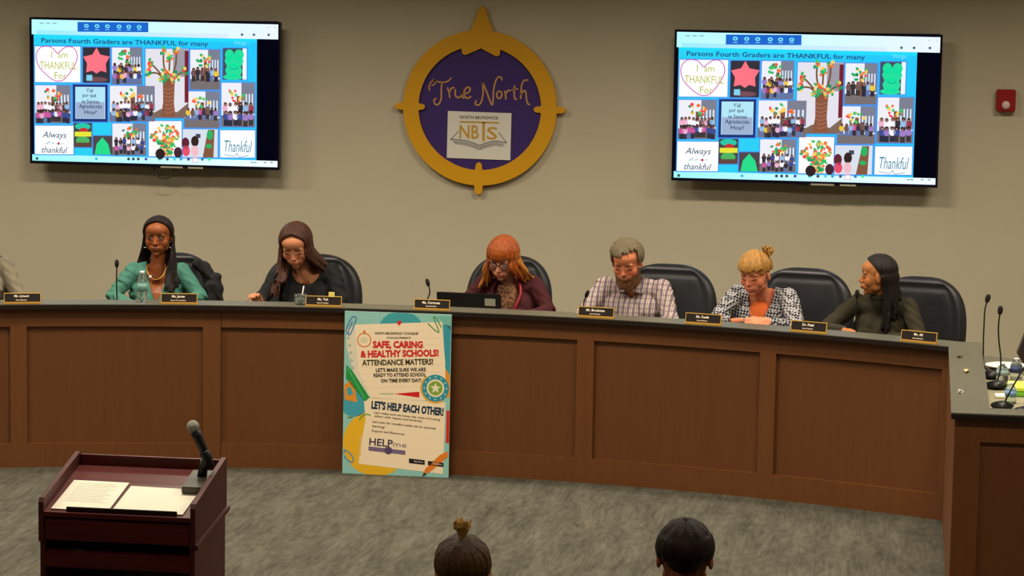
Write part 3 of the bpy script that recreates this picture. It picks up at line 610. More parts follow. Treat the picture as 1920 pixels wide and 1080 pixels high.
#@@MORE@@
# ================================================================== CHAIRS
def chair(label, th, R=8.92, yaw=0.0, top=1.19, W=.285, group='black leather chairs behind the desk', m=None, base=DZ, pos=None, rz=None):
    p = arc(th, R, base) if pos is None else Vector(pos)
    t = thing('office_chair', label, 'chair', p, (-math.radians(th) + yaw) if rz is None else rz, group)
    H_ = top - p.z; z0 = .40; m = m or M_leather
    # padded back: closed sheet with rolled rim and two seams
    def sheet(u, v, side):     # u,v in -1..1 ; superellipse-like outline, flatter at the bottom
        e = 2.7 if v > 0 else 5.0
        hw = (1 - abs(v) ** e) ** (1 / e) if abs(v) < 1 else 0
        hw = max(hw, .0) * (1.0 if v > -.1 else 1 - .16 * (-v - .1))
        x = u * hw * W; z = z0 + (v + 1) / 2 * (H_ - z0)
        edge = max(abs(u), abs(v) ** 1.6)
        thick = .055 * (1 - edge ** 6) ** .5 if edge < 1 else 0
        if side < 0:
            g = math.exp(-((edge - .76) / .035) ** 2); thick = thick * (1.0 + .25 * math.exp(-((edge - .88) / .09) ** 2)) - .014 * g
        y = .10 * (x / W) ** 2 * -.35 + .10 * (v * .5) + .02
        return Vector((x, y + side * thick, z))
    bm = bmesh.new(); N, MM = 28, 32; us = [math.sin(PI / 2 * (2 * i / N - 1)) for i in range(N + 1)]; vs = [math.sin(PI / 2 * (2 * j / MM - 1)) for j in range(MM + 1)]
    for side in (-1, 1):
        g = [[bm.verts.new(sheet(u, v, side)) for u in us] for v in vs]
        for j in range(MM):
            for i in range(N): bm.faces.new((g[j][i], g[j][i + 1], g[j + 1][i + 1], g[j + 1][i]))
    bmesh.ops.remove_doubles(bm, verts=bm.verts, dist=.0006); finish('backrest', bm, m, t, smooth=True)
    bm = bmesh.new(); bx(bm, -.25, .25, -.46, .02, .36, .46); finish('seat', bm, m, t, .045, True, 4)
    for s in (-1, 1):
        a = bez([(s * .27, .0, .40), (s * .31, -.02, .52), (s * .315, -.12, .62), (s * .31, -.34, .63), (s * .30, -.4, .58)], 6); tube('armrest', a, .018, M_black, t)
    lathe('gas_column', [(.03, .10), (.03, .36)], M_black, t, 14)
    for k in range(5):
        a = k * 2 * PI / 5 + .3; l = tube('leg', [(0.02 * math.cos(a), .02 * math.sin(a), .11), (.28 * math.cos(a), .28 * math.sin(a), .075)], [.024, .016], M_black, t, 8)
        bm = bmesh.new(); bmesh.ops.create_uvsphere(bm, u_segments=10, v_segments=6, radius=.03, matrix=Matrix.Translation((.28 * math.cos(a), .28 * math.sin(a), .03))); finish('caster', bm, M_black, l, smooth=True)
    return t

# ================================================================== PEOPLE
def clamp01(a): return np.clip(a, 0, 1)
def blob(co, c, r):
    d = (co - np.array(c)) / np.array(r); return np.exp(-(d * d).sum(1))
def head_mtx(h):
    return (Matrix.Translation(h['at']) @ Matrix.Rotation(D(h.get('yaw', 0)), 4, 'Z') @ Matrix.Rotation(D(h.get('pitch', 0)), 4, 'X') @
            Matrix.Rotation(D(h.get('roll', 0)), 4, 'Y') @ Matrix.Scale(h.get('s', 1.0), 4))
def add_head(F, fem=True, wide=1.0):
    w_ = wide; j = 1.0 if fem else 1.10
    F.ell((0, .014, .034), (.0785 * w_, .093, .084)); F.ell((0, -.010, -.010), (.0705 * w_, .076, .080))
    F.ell((0, -.018, -.058), (.057 * w_ * j, .058, .046)); F.ell((0, -.028, -.082), (.040 * w_ * j, .047, .030)); F.ell((0, -.061, -.099), (.020 * j, .019, .0155)); F.ell((0, -.028, .046), (.066 * w_, .060, .050))
    for s in (-1, 1):
        F.ell((s * .040 * w_, -.044, -.030), (.029, .030, .034)); F.ell((s * .047 * w_ * j, -.004, -.060), (.018, .030, .028)); F.ell((s * .033, -.0685, .0215), (.024, .014, .008 if fem else .011))
        F.ell((s * .0795 * w_, .008, -.008), (.008, .018, .030), (0, s * -.1, s * .35)); F.ell((s * .0325, -.0665, .001), (.0165, .0125, .0105))
        F.ell((s * .0105, -.087, -.034), (.0085, .009, .0072)); F.ell((s * .024, -.056, -.058), (.026, .022, .028))
    F.chain([(0, -.076, .014), (0, -.087, -.010), (0, -.0985, -.029)], [.0088, .0085, .0110])
    F.ell((0, -.076, -.060), (.027, .018, .020)); F.ell((0, -.0905, -.0585), (.0225, .0068, .0052)); F.ell((0, -.0895, -.0685), (.0195, .0080, .0062))
def add_hand(F, wr, dr, up, curl=.6, side=1, s=1.0, spread=.006):
    wr, dr, up = Vector(wr), Vector(dr).normalized(), Vector(up).normalized(); ac = dr.cross(up).normalized() * side; up = ac.cross(dr).normalized() * side
    pc_ = wr + dr * .045 * s; Mx = Matrix((ac, dr, up)).transposed().to_euler()
    F.ell(pc_, (.038 * s, .048 * s, .014 * s), tuple(Mx)); F.cap(wr, pc_, .023 * s, .021 * s)
    for i, L in enumerate((.068, .078, .072, .056)):
        b = wr + dr * .082 * s + ac * (.028 - i * .0185) * s; ang = curl * .35; p = b; pts = [b - dr * .02 * s]
        for k, q in enumerate((.42, .33, .25)):
            d2 = dr * math.cos(ang) - up * math.sin(ang); p = p + d2 * L * q * s; pts.append(p); ang += curl * .7
        F.chain(pts, [.0092 * s, .0088 * s, .0080 * s, .0070 * s])
    b = wr + dr * .03 * s + ac * .03 * s; p1 = b + (dr * .6 + ac * .7 - up * .25) * .038 * s; p2 = p1 + (dr * .9 + ac * .1 - up * .4) * .03 * s
    F.chain([wr + dr * .015 * s, b, p1, p2], [.014 * s, .0125 * s, .0105 * s, .0085 * s])

def person(label, th, R, S_):
    """seated figure; local x = along the desk, -y = towards the audience, z from the floor the chair stands on"""
    base = S_.get('base', DZ); p = arc(th, R, base) if 'pos' not in S_ else Vector(S_['pos'])
    t = thing('person', label, 'person', p, (-math.radians(th) if 'pos' not in S_ else S_.get('rz', 0)) + D(S_.get('turn', 0)), S_.get('group', 'board members seated behind the desk'))
    fem = S_.get('fem', True); g = S_.get('girth', 1.0); sw = S_.get('sw', .165); hd = S_['head']; sc = Vector(S_['shoulders']); sd = S_.get('drop', 0)
    Mh = head_mtx(hd); nk = Mh @ Vector((0, .022, -.066)); sh = {s: sc + Vector((s * sw, 0, -s * sd)) for s in (-1, 1)}
    el, wr = S_['elbows'], S_['wrists']
    def trunk(F, k):
        F.ell((0, 0, .50), (.165 * g + k, .13 * g + k, .10)); F.chain([(0, .0, .52), (sc.x * .5, sc.y * .5 + .01, .70), (sc.x, sc.y + .01, sc.z - .19)], [.125 * g + k, .118 * g + k, .13 * g + k])
        for s in (-1, 1):
            F.chain([(s * .06 * g, .0, .52), (s * .055 * g + sc.x * .5, sc.y * .5, .72), (sc.x + s * .075 * g, sc.y + .005, sc.z - .15)], [.115 * g + k, .105 * g + k, .108 * g + k])
            F.cap((sc.x + s * .05, sc.y + .01, sc.z - .045), sh[s] + Vector((-s * .02, .0, -.012)), .068 + k, .054 + k); F.cap((sc.x + s * .035, sc.y + .02, sc.z + .028), sh[s] + Vector((-s * .03, .005, .008)), .036 + k, .040 + k)
            if fem and k > 0: F.ell((sc.x + s * .075, sc.y - .085 * g, sc.z - .20), (.062 + k, .052 + k, .062 + k))
        F.chain([(sc.x, sc.y + .01, sc.z - .02), (sc.x * .6 + nk.x * .4, sc.y * .6 + nk.y * .4, sc.z + .025)], [.075 + k, .058 + k])
        if S_.get('belly'): F.ell((0, -.08, .68), (.17 * g, .14 * g, .16))
    def arms(F, k, wrk=None):
        for i, s in enumerate((-1, 1)):
            e, w_ = Vector(el[i]), Vector(wr[i]); am = S_.get('arm', 1.0)
            F.chain([sh[s], sh[s].lerp(e, .5), e], [(.053 + k) * am, (.047 + k) * am, (.040 + k) * am]); F.cap(e, w_ if wrk is None else e.lerp(w_, wrk), (.039 + k) * am, (.026 + k) * (am if k else 1))
    F = Fuse(); F.M = Mh; add_head(F, fem, S_.get('wide', 1.08)); F.M = Matrix.Identity(4)
    F.cap(nk, (sc.x, sc.y + .015, sc.z - .03), (.046 if fem else .056) * hd.get('s', 1), .056 if fem else .068)
    trunk(F, -.012); arms(F, -.008)
    for i, s in enumerate((-1, 1)):
        F.chain([(s * .085, -.02, .48), (s * .11, -.24, .50), (s * .12, -.44, .49)], [.085, .075, .058]); F.chain([(s * .12, -.44, .48), (s * .12, -.43, .28), (s * .12, -.40, .09)], [.052, .05, .036]); F.cap((s * .12, -.40, .05), (s * .13, -.52, .04), .036, .03)
        dr = S_.get('hand_dir', ((.35, -1, -.15), (-.35, -1, -.15)))[i]; add_hand(F, wr[i], dr, S_.get('hand_up', ((0, -.1, 1),) * 2)[i], S_.get('curl', .7), side=-s if False else (1 if s < 0 else -1), s=1.0)
    inv = np.array(Mh.inverted()); k0 = np.array(lin(S_['skin']))
    def tohead(co): return co @ inv[:3, :3].T + inv[:3, 3]
    def sock(co):
        h = tohead(co); d = np.zeros_like(co); s_ = np.zeros(len(co))
        for s in (-1, 1):
            s_ += .0045 * blob(h, (s * .018, -.074, .008), (.008, .02, .010)) + .0045 * blob(h, (s * .031, -.074, .0125), (.018, .02, .0045)) + .003 * blob(h, (s * .033, -.075, -.014), (.016, .02, .005))
        s_ += .003 * blob(h, (0, -.092, -.0635), (.018, .02, .0022))
        fwd = np.array((Mh.to_3x3() @ Vector((0, 1, 0))).normalized()); return co + s_[:, None] * fwd
    def skincol(co):
        h = tohead(co); c = np.tile(k0, (len(co), 1)); near = (np.abs(h) < .16).all(1)
        def mixc(wt, rgb):
            nonlocal c; wt = (wt * near)[:, None]; c = c * (1 - wt) + np.array(lin(rgb)) * wt
        r_, gg, b_ = S_['skin']
        for s in (-1, 1):
            mixc(.35 * blob(h, (s * .042, -.06, -.032), (.022, .03, .02)), (min(255, r_ + 14), int(gg * .72), int(b_ * .68)))
            mixc(.55 * blob(h, (s * .031, -.075, .010), (.019, .02, .006)), (int(r_ * .55), int(gg * .45), int(b_ * .42)))
            mixc(.28 * blob(h, (s * .031, -.072, -.010), (.018, .02, .006)), (int(r_ * .6), int(gg * .5), int(b_ * .5)))
        mixc(.3 * blob(h, (0, -.10, -.033), (.014, .02, .012)), (min(255, r_ + 10), int(gg * .7), int(b_ * .66)))
        mixc(clamp01(1.3 * blob(h, (0, -.09, -.0625), (.021, .02, .0088))), S_.get('lips', (int(r_ * .8), int(gg * .5), int(b_ * .5))))
        mixc(.8 * blob(h, (0, -.094, -.0632), (.019, .02, .0018)), (int(r_ * .35), int(gg * .2), int(b_ * .2)))
        st = S_.get('stubble')
        if st: mixc(.9 * clamp01((-.048 - h[:, 2]) / .02) * (h[:, 1] < .03), st)
        return c
    vox = .0042
    body = F.build('body', vcol_mat('skin' + ('_dark' if S_['skin'][0] < 150 else ''), rough=S_.get('rough', .6), sss=.08, spec=.22), t, voxel=vox, smooth=4, ratio=.55, fn=sock, colfn=skincol)
    # ---- face parts
    eo = S_.get('eyes', 'down')
    for s in (-1, 1):
        if eo == 'open':
            bm = bmesh.new(); bmesh.ops.create_uvsphere(bm, u_segments=14, v_segments=10, radius=.0105, matrix=Matrix.Translation((s * .0325, -.0700, .0005))); e = finish('eyeball', bm, mat('eye_white', (168, 156, 142), .3), t, smooth=True); e.data.transform(Mh)
            gx = S_.get('gaze', 0); q = lathe('iris', [(.0001, .002), (.0040, .0017), (.0066, 0)], mat('iris_dark', (26, 14, 8), .1), e, 14, (s * .0325 + gx, -.0792 + abs(gx) * .2, -.0005), Matrix.Rotation(PI / 2, 4, 'X')); q.data.transform(Mh)
            lz = .0065
        else: lz = -.0048
        bm = bmesh.new(); tube_bm(bm, bez([(s * .017, -.0755, lz - (.003 if eo == 'open' else -.002)), (s * .027, -.0805, lz), (s * .039, -.0795, lz), (s * .049, -.0715, lz - (.002 if eo == 'open' else -.002))], 4), [.0015] * 13, 6)
        q = finish('eyelashes', bm, mat('lash_dark', (22, 14, 12), .6), t, smooth=True); q.data.transform(Mh)
        bc = S_.get('brow', (40, 24, 16)); bm = bmesh.new(); tube_bm(bm, bez([(s * .015, -.0805, .0245), (s * .027, -.0820, .0280), (s * .039, -.0785, .0285), (s * .051, -.0680, .0245)], 4), [.0036] * 5 + [.0032] * 5 + [.0016] * 3, 6)
        q = finish('eyebrow', bm, mat('brow_%d_%d' % bc[:2], bc, .8), t, smooth=True); q.data.transform(Mh)
    # ---- clothes
    def neck_cut(co):
        x, y, z = co[:, 0] - sc.x, co[:, 1], co[:, 2]; n = S_.get('neck', ('round', .07)); front = y < sc.y + .02
        kill = (np.hypot(x - (nk.x - sc.x) * .3, (y - sc.y - .0) * .9) < n[1]) & (z > sc.z - .02)
        if n[0] == 'v': kill |= front & (z > sc.z - n[2]) & (np.abs(x - n[3] * 0) < n[1] * clamp01((z - (sc.z - n[2])) / n[2]) ** .8)
        if n[0] == 'round': kill |= front & (z > sc.z - n[2] if len(n) > 2 else z > 9) & (np.hypot(x, (z - sc.z - .02) * 1.0) < n[1] + .02)
        kill |= z < .43
        return kill
    if S_.get('top') is not None:
        F = Fuse(); trunk(F, .006); arms(F, .008, S_.get('sleeve', .96)); seed = S_.get('seed', 1)
        rs = np.random.RandomState(seed); ph = rs.rand(6) * 6
        def folds(co):
            x, y, z = co[:, 0], co[:, 1], co[:, 2]; ax = np.abs(x - sc.x)
            arm_ = clamp01((ax - sw * .75) / .05); w1 = np.sin(z * 95 + x * 60 + ph[0] + 1.5 * np.sin(y * 30 + ph[1])) * np.sin(y * 38 + z * 20 + ph[2])
            w2 = np.sin(x * 52 + z * 34 * np.sign(x) + ph[3] + 1.2 * np.sin(z * 18 + ph[4])) * clamp01((sc.z - z - .04) / .12)
            a_ = .0055 * w1 * arm_ + .0042 * w2 * (1 - arm_); o = co.copy(); o[:, 1] -= a_; o[:, 0] += a_ * np.sign(x - sc.x) * arm_; return o
        top = F.build(S_.get('top_name', 'sweater'), S_['top'], t, voxel=.0065, smooth=4, fn=folds, cut=neck_cut, ratio=.6)
    F = Fuse(); F.ell((0, 0, .50), (.172 * g, .14 * g, .10))
    for s in (-1, 1): F.chain([(s * .085, -.02, .48), (s * .11, -.24, .50), (s * .12, -.44, .49)], [.095, .085, .068]); F.chain([(s * .12, -.44, .48), (s * .12, -.43, .28), (s * .12, -.41, .10)], [.064, .066, .06])
    F.build('trousers', mat('dark_trousers', (30, 30, 36), .9), t, voxel=.012, smooth=2)
    for s in (-1, 1):
        F = Fuse(); F.ell((s * .12, -.40, .05), (.045, .05, .045)); F.ell((s * .127, -.49, .035), (.045, .08, .034)); F.build('shoe', M_black, t, voxel=.01, smooth=1)
    return t, Mh, sc

# ---- hair: locks swept over the skull then hanging, fused into one mass
def hair(t, Mh, m, specs, name='hair', caps=(), voxel=.0042, seed=1, smooth=2, cut=None, rad=.0075):
    rs = random.Random(seed); F = Fuse(); C0 = Vector((0, .018, .032)); RR = Vector((.0885, .102, .092))
    for c, r in caps: F.M = Mh; F.ell(c, r); F.M = Matrix.Identity(4)
    for sp in specs:
        for i in range(sp['n']):
            f = (i + rs.random() * .8) / sp['n']; pts = []; lift = 1 + rs.uniform(-.01, .05) + sp.get('lift', 0)
            if sp['mode'] == 'part':        # centre parting, falls to the side s
                al = D(sp['a0'] + (sp['a1'] - sp['a0']) * f); s = sp['s']; e0, e1 = sp.get('e0', 62), sp.get('e1', 172)
                d0 = Vector((s * .03, -math.cos(al), math.sin(al))).normalized(); az = D(e0 + (e1 - e0) * f ** 1.15); ce = D(sp.get('c1', 104) + rs.uniform(-3, 3))
                d1 = Vector((s * math.sin(ce) * math.sin(az), -math.sin(ce) * math.cos(az), math.cos(ce)))
                for k in range(8):
                    q = k / 7; d = (d0.lerp(d1, q) + Vector((s * .55, 0, .12)) * math.sin(PI * q) * .55).normalized()
                    pts.append(Mh @ (C0 + Vector((d.x * RR.x, d.y * RR.y, d.z * RR.z)) * lift))
            else:                           # radial from crown point to azimuth
                az = D(sp['a0'] + (sp['a1'] - sp['a0']) * f); c0, c1 = D(sp.get('c0', 4)), D(sp['c1'] + rs.uniform(-5, 5)); tl = D(sp.get('tilt', -15))
                for k in range(7):
                    co = c0 + (c1 - c0) * k / 6; d = Vector((math.sin(co) * math.sin(az), -math.sin(co) * math.cos(az), math.cos(co))); d = Matrix.Rotation(tl, 3, 'X') @ d if k < 3 else Matrix.Rotation(tl * (1 - (k - 2) / 4), 3, 'X') @ d
                    pts.append(Mh @ (C0 + Vector((d.x * RR.x, d.y * RR.y, d.z * RR.z)) * lift))
            if 'hang' in sp:
                e = pts[-1].copy(); tg = Vector(sp['hang']) + Vector((rs.uniform(-1, 1) * sp.get('sx', .02), rs.uniform(-1, 1) * sp.get('sy', .02), rs.uniform(-.02, .02))); via = Vector(sp['via']) + Vector((rs.uniform(-1, 1) * sp.get('sx', .02) * .7, (f - .5) * sp.get('fy', .06), 0)) if 'via' in sp else (e + Vector((math.copysign(.008, sp.get('s', 0)) if 's' in sp else 0, 0, -.055)) if sp.get('auto') else None)
                P_ = bez([pts[-2], e] + ([via] if via is not None else []) + [tg], 5)[5:]; pts += P_[1:]
                wv = sp.get('wave', 0); ph = rs.random() * 6
                if wv: pts = [p if k < 8 else p + Vector((math.sin(k * .9 + ph) * wv, math.cos(k * .8 + ph) * wv, 0)) for k, p in enumerate(pts)]
            r0 = rad * rs.uniform(.75, 1.2); n = len(pts); F.chain(pts[::1], [r0 * (1 - .45 * (k / (n - 1)) ** 2) for k in range(n)])
    return F.build(name, m, t, voxel=voxel, smooth=smooth, cut=cut, ratio=.5)
def hair_mat(name, a, b, rough=.38, sc=60):
    mid = tuple(int(a[i] * .62 + b[i] * .38) for i in range(3)); a, b = tuple(int(a[i] * .8 + b[i] * .2) for i in range(3)), tuple(int(a[i] * .35 + b[i] * .65) for i in range(3))
    return mat(name, a, min(.7, rough + .10), noise=.5, nscale=sc * .8, rgb2=b, bump=.6, bscale=220, spec=.4, stretch=(1.6, 1.6, .18))

TW = DZ
def Z(z): return z - TW      # heights above the dais floor
# 1 woman in teal
teal = mat('teal_knit', (66, 122, 106), .9, noise=.12, nscale=14, bump=.15, bscale=200)
t, Mh, sc = person('woman with long black hair in a teal v-neck sweater, looking sideways', -12.15, 8.72, dict(
    skin=(140, 78, 42), head=dict(at=(-.0, -.12, Z(1.312)), yaw=-8, pitch=4, roll=0, s=1.03), shoulders=(-.005, -.10, Z(1.085)), sw=.155, elbows=((-.285, -.20, Z(.93)), (.28, -.20, Z(.93))), wrists=((-.13, -.48, Z(.90)), (.12, -.48, Z(.90))),
    neck=('v', .066, .19, 0), top=teal, eyes='open', gaze=-.003, seed=2, brow=(26, 14, 10), lips=(120, 62, 48), rough=.42))
hm = hair_mat('black_braids', (16, 9, 8), (34, 17, 13), .42, 80)
hair(t, Mh, hm, [dict(mode='part', s=-1, a0=54, a1=185, n=48, e0=76, auto=1, hang=(-.115, -.06, Z(1.10)), sx=.03, sy=.03),
                 dict(mode='part', s=1, a0=54, a1=185, n=48, e0=76, auto=1, hang=(.080, -.20, Z(.975)), sx=.035, sy=.025),
                 dict(mode='part', s=1, a0=100, a1=185, n=20, e0=90, auto=1, hang=(.115, -.17, Z(1.00)), sx=.025, sy=.02)], caps=[((0, .034, .042), (.084, .094, .084))], seed=1, rad=.0078)
for s in (-1, 1):
    q = tube('earring', [Mh @ Vector((s * .083 + .021 * math.cos(a) * .75, .0 + .006 * s, -.050 + .021 * math.sin(a))) for a in np.linspace(0, 2 * PI, 19)], .0036, mat('silver', (235, 225, 225), .2, metal=.9), t, 8); q['label'] = 'silver hoop earring'
q = lathe('pendant', [(.001, .004), (.010, .003), (.013, 0), (.001, -.002)], mat('silver', (235, 225, 225), .2), t, 16, (-.045, -.186, Z(1.055)), Matrix.Rotation(D(75), 4, 'X'))
tube('necklace', bez([(-.075, -.12, Z(1.12)), (-.06, -.17, Z(1.075)), (-.02, -.192, Z(1.04)), (.03, -.185, Z(1.06)), (.06, -.13, Z(1.12))], 5), .0016, M_brass, t, 6)
chair('black leather chair behind the woman in teal, with a dark jacket over its back', -11.65, 8.94, .0, 1.165, .285)
# jacket over chair
F = Fuse(); F.chain([(.165, 0, .985), (.205, -.0, .95), (.240, -.01, .90), (.275, -.02, .82)], [.034, .042, .044, .042]); F.chain([(.285, -.02, .88), (.30, -.03, .76), (.29, -.02, .60)], [.045, .042, .035]); F.chain([(.20, .03, .95), (.24, .05, .75), (.22, .05, .5)], [.05, .05, .05])
F.cap((.25, -.05, .84), (.28, -.06, .62), .035, .028)
j = F.build('jacket', mat('dark_jacket', (26, 24, 26), .85, noise=.2, nscale=20, bump=.2, bscale=60), None, voxel=.007, smooth=3, fn=lambda co: co + np.c_[.006 * np.sin(co[:, 2] * 70 + co[:, 0] * 40), .008 * np.sin(co[:, 0] * 60 + co[:, 2] * 30), np.zeros(len(co))])
j.location = arc(-11.65, 8.93, DZ); j.rotation_euler = (0, 0, D(11.65)); tag(j, 'dark jacket hung over the chair back beside the woman in teal', 'jacket')

# 2 woman in black, long brown hair
blk = mat('black_knit', (12, 11, 12), .9, bump=.15, bscale=200)
t, Mh, sc = person('woman with long straight brown hair in a black top, reading downward', -5.85, 8.66, dict(
    skin=(190, 126, 90), head=dict(at=(-.03, -.24, Z(1.285)), yaw=-6, pitch=27, roll=-3, s=1.13), shoulders=(.03, -.13, Z(1.10)), drop=-.01, sw=.165, elbows=((-.25, -.30, Z(.93)), (.27, -.24, Z(.92))), wrists=((-.205, -.66, Z(.950)), (.10, -.56, Z(.90))),
    neck=('round', .068, .075), top=blk, seed=3, brow=(88, 50, 30), lips=(176, 84, 72), hand_dir=((-.25, -.6, .75), (-.35, -1, 0)), hand_up=((.0, .9, .5), (0, 0, 1)), curl=1.0))
hm = hair_mat('chestnut_hair', (44, 21, 11), (88, 44, 20), .26, 60)
hair(t, Mh, hm, [dict(mode='part', s=-1, a0=50, a1=180, n=64, e0=50, auto=1, hang=(-.115, -.31, Z(1.06)), sx=.035, sy=.03),
                 dict(mode='part', s=-1, a0=58, a1=120, n=26, e0=50, e1=110, auto=1, hang=(-.150, -.34, Z(.98)), sx=.03, sy=.02),
                 dict(mode='part', s=1, a0=50, a1=180, n=68, e0=50, auto=1, hang=(.115, -.16, Z(1.12)), sx=.045, sy=.03),
                 dict(mode='part', s=1, a0=80, a1=180, n=24, e0=70, auto=1, hang=(.165, -.12, Z(1.135)), sx=.025, sy=.03)], caps=[((0, .034, .042), (.084, .094, .084))], seed=2, rad=.0080)
chair('black leather chair behind the woman in the black top', -5.70, 8.94, 0, 1.17, .335)

# 3 woman with red bob, glasses, maroon jacket
mar = mat('maroon_wool', (66, 8, 16), .85, noise=.2, nscale=20, bump=.2, bscale=120)
t, Mh, sc = person('woman with a red bob, glasses and maroon jacket, head bent behind a laptop', 3.25, 8.66, dict(
    skin=(206, 142, 112), head=dict(at=(-.015, -.28, Z(1.245)), yaw=-8, pitch=25, roll=4, s=1.08), shoulders=(.01, -.17, Z(1.075)), sw=.165, elbows=((-.27, -.28, Z(.92)), (.29, -.28, Z(.92))), wrists=((-.12, -.58, Z(.90)), (.12, -.58, Z(.90))),
    neck=('v', .06, .30, 0), top=mar, top_name='jacket', seed=4, brow=(120, 66, 40), lips=(176, 70, 66), girth=1.08))
hm = hair_mat('copper_hair', (112, 42, 8), (204, 110, 36), .26, 60)
hair(t, Mh, hm, [dict(mode='radial', a0=48, a1=150, n=44, c1=98, c0=2, auto=1, hang=(.098, -.22, Z(1.115)), sx=.025, sy=.035, wave=.003),
                 dict(mode='radial', a0=-48, a1=-150, n=44, c1=98, c0=2, auto=1, hang=(-.120, -.25, Z(1.10)), sx=.025, sy=.03, wave=.003),
                 dict(mode='radial', a0=150, a1=210, n=16, c1=100, hang=(0, -.12, Z(1.16)), sx=.06, sy=.02),
                 dict(mode='radial', a0=-52, a1=52, n=34, c1=84, c0=4, lift=.05)], caps=[((0, .034, .045), (.085, .097, .087))], seed=3, rad=.0085)
tm = hair_mat('blonde_tips', (140, 76, 20), (206, 140, 50), .35, 50)
for sp_ in (dict(mode='radial', a0=70, a1=110, n=16, c1=106, c0=92, hang=(.150, -.20, Z(1.105)), via=(.118, -.23, Z(1.16)), sx=.035, sy=.03), dict(mode='radial', a0=-60, a1=-100, n=12, c1=106, c0=92, hang=(-.14, -.29, Z(1.07)), via=(-.115, -.30, Z(1.17)), sx=.025, sy=.02)):
    hair(t, Mh, tm, [sp_], name='hair_tips', seed=5, rad=.009)['label'] = 'golden blonde hair tips resting on the shoulder'
gl_ = bpy.data.objects.new('glasses', None); link(gl_, t); gf = mat('glasses_frame', (50, 26, 24), .3)
for s in (-1, 1):
    q = tube('rim', [Mh @ Vector((s * .033 + .024 * math.cos(a), -.088 + .004 * abs(math.cos(a)), .0 + .019 * math.sin(a))) for a in np.linspace(0, 2 * PI, 21)], .0024, gf, gl_, 6)
    bm = bmesh.new(); vs = [bm.verts.new(Mh @ Vector((s * .033 + .023 * math.cos(a), -.088, .018 * math.sin(a)))) for a in np.linspace(0, 2 * PI, 21)[:-1]]; bm.faces.new(vs); finish('lens', bm, mat('lens_glass', (250, 240, 230), .02, trans=.9, ior=1.1), gl_)
    tube('temple', [Mh @ Vector((s * .057, -.084, .006)), Mh @ Vector((s * .076, -.04, .006)), Mh @ Vector((s * .080, .01, .0))], .002, gf, gl_, 6)
tube('bridge', [Mh @ Vector((-.01, -.090, .004)), Mh @ Vector((0, -.093, .007)), Mh @ Vector((.01, -.090, .004))], .002, gf, gl_, 6)
F = Fuse(); F.ell((.01, -.235, Z(.96)), (.075, .055, .17)); bl = F.build('blouse', mat('patterned_blouse', (44, 18, 20), .8, noise=1, nscale=60, rgb2=(150, 104, 66)), t, voxel=.007, smooth=2, cut=lambda c: (c[:, 2] > Z(1.08)) | (c[:, 2] < .7))
for s, m_ in ((1, mat('red_lining', (130, 8, 22), .5)), (-1, mar)):
    bm = bmesh.new(); tube_bm(bm, bez([(.01 + s * .07, -.215, Z(1.10)), (.01 + s * .095, -.275, Z(1.03)), (.01 + s * .075, -.315, Z(.95)), (.01 + s * .05, -.315, Z(.88))], 5), [.011] * 16, 8); q = finish('lapel', bm, m_, t, smooth=True)
    if s > 0: q['label'] = 'bright red lining along the jacket edge'
chair('black leather chair behind the red-haired woman in glasses', 2.75, 8.93, 0, 1.20, .29)

# 4 bearded man, plaid shirt
t, Mh, sc = person('grey-haired bearded man in a pale plaid shirt, looking down', 8.72, 8.66, dict(
    fem=False, skin=(200, 122, 84), head=dict(at=(-.005, -.28, Z(1.255)), yaw=-2, pitch=21, roll=-1, s=1.10), shoulders=(.01, -.16, Z(1.085)), sw=.185, girth=1.15, belly=True, arm=1.12, wide=1.02,
    elbows=((-.285, -.32, Z(.89)), (.30, -.31, Z(.89))), wrists=((-.13, -.62, Z(.90)), (.13, -.60, Z(.89))), neck=('v', .055, .06, 0), top=plaid_mat(), top_name='shirt', seed=5, brow=(120, 96, 70), lips=(170, 96, 82), stubble=(120, 84, 54)))
hm = hair_mat('grey_hair', (84, 74, 54), (140, 126, 98), .6, 70)
hair(t, Mh, hm, [dict(mode='radial', a0=-180, a1=180, n=44, c1=48, c0=10, lift=.03), dict(mode='radial', a0=70, a1=290, n=50, c1=104, c0=60, lift=.0), dict(mode='radial', a0=-60, a1=-180, n=24, c1=100, c0=50, lift=.03), dict(mode='radial', a0=60, a1=180, n=24, c1=100, c0=50, lift=.03), dict(mode='radial', a0=-80, a1=0, n=24, c1=62, c0=10, lift=.13), dict(mode='radial', a0=-140, a1=140, n=30, c1=50, c0=10, lift=.08)],
     caps=[((0, .044, .043), (.077, .086, .083))], seed=7, rad=.0085)
bh = hair_mat('beard_hair', (92, 54, 26), (136, 98, 60), .7, 70)
rs = random.Random(4); F = Fuse()
for i in range(150):
    az = rs.uniform(-98, 98); u = rs.random(); z0 = -.022 - .062 * u if abs(az) > 38 else -.072 - .03 * u
    a = Vector((math.sin(D(az)) * .066, -math.cos(D(az)) * .070 - .006, z0)); b_ = a + Vector((math.sin(D(az)) * .004, -math.cos(D(az)) * .010, -.026 - .016 * rs.random())); F.cap(Mh @ a, Mh @ b_, .0085, .005)
for i in range(26):
    x = rs.uniform(-.032, .032); F.cap(Mh @ Vector((x * .5, -.0915 + abs(x) * .25, -.050)), Mh @ Vector((x * 1.15, -.0885 + abs(x) * .4, -.062 - abs(x) * .3)), .0048, .004)
F.ell(Mh @ Vector((0, -.036, -.092)), (.074, .050, .044)); F.ell(Mh @ Vector((0, -.042, -.120)), (.056, .042, .036)); F.build('beard', bh, t, voxel=.0042, smooth=2, ratio=.5)
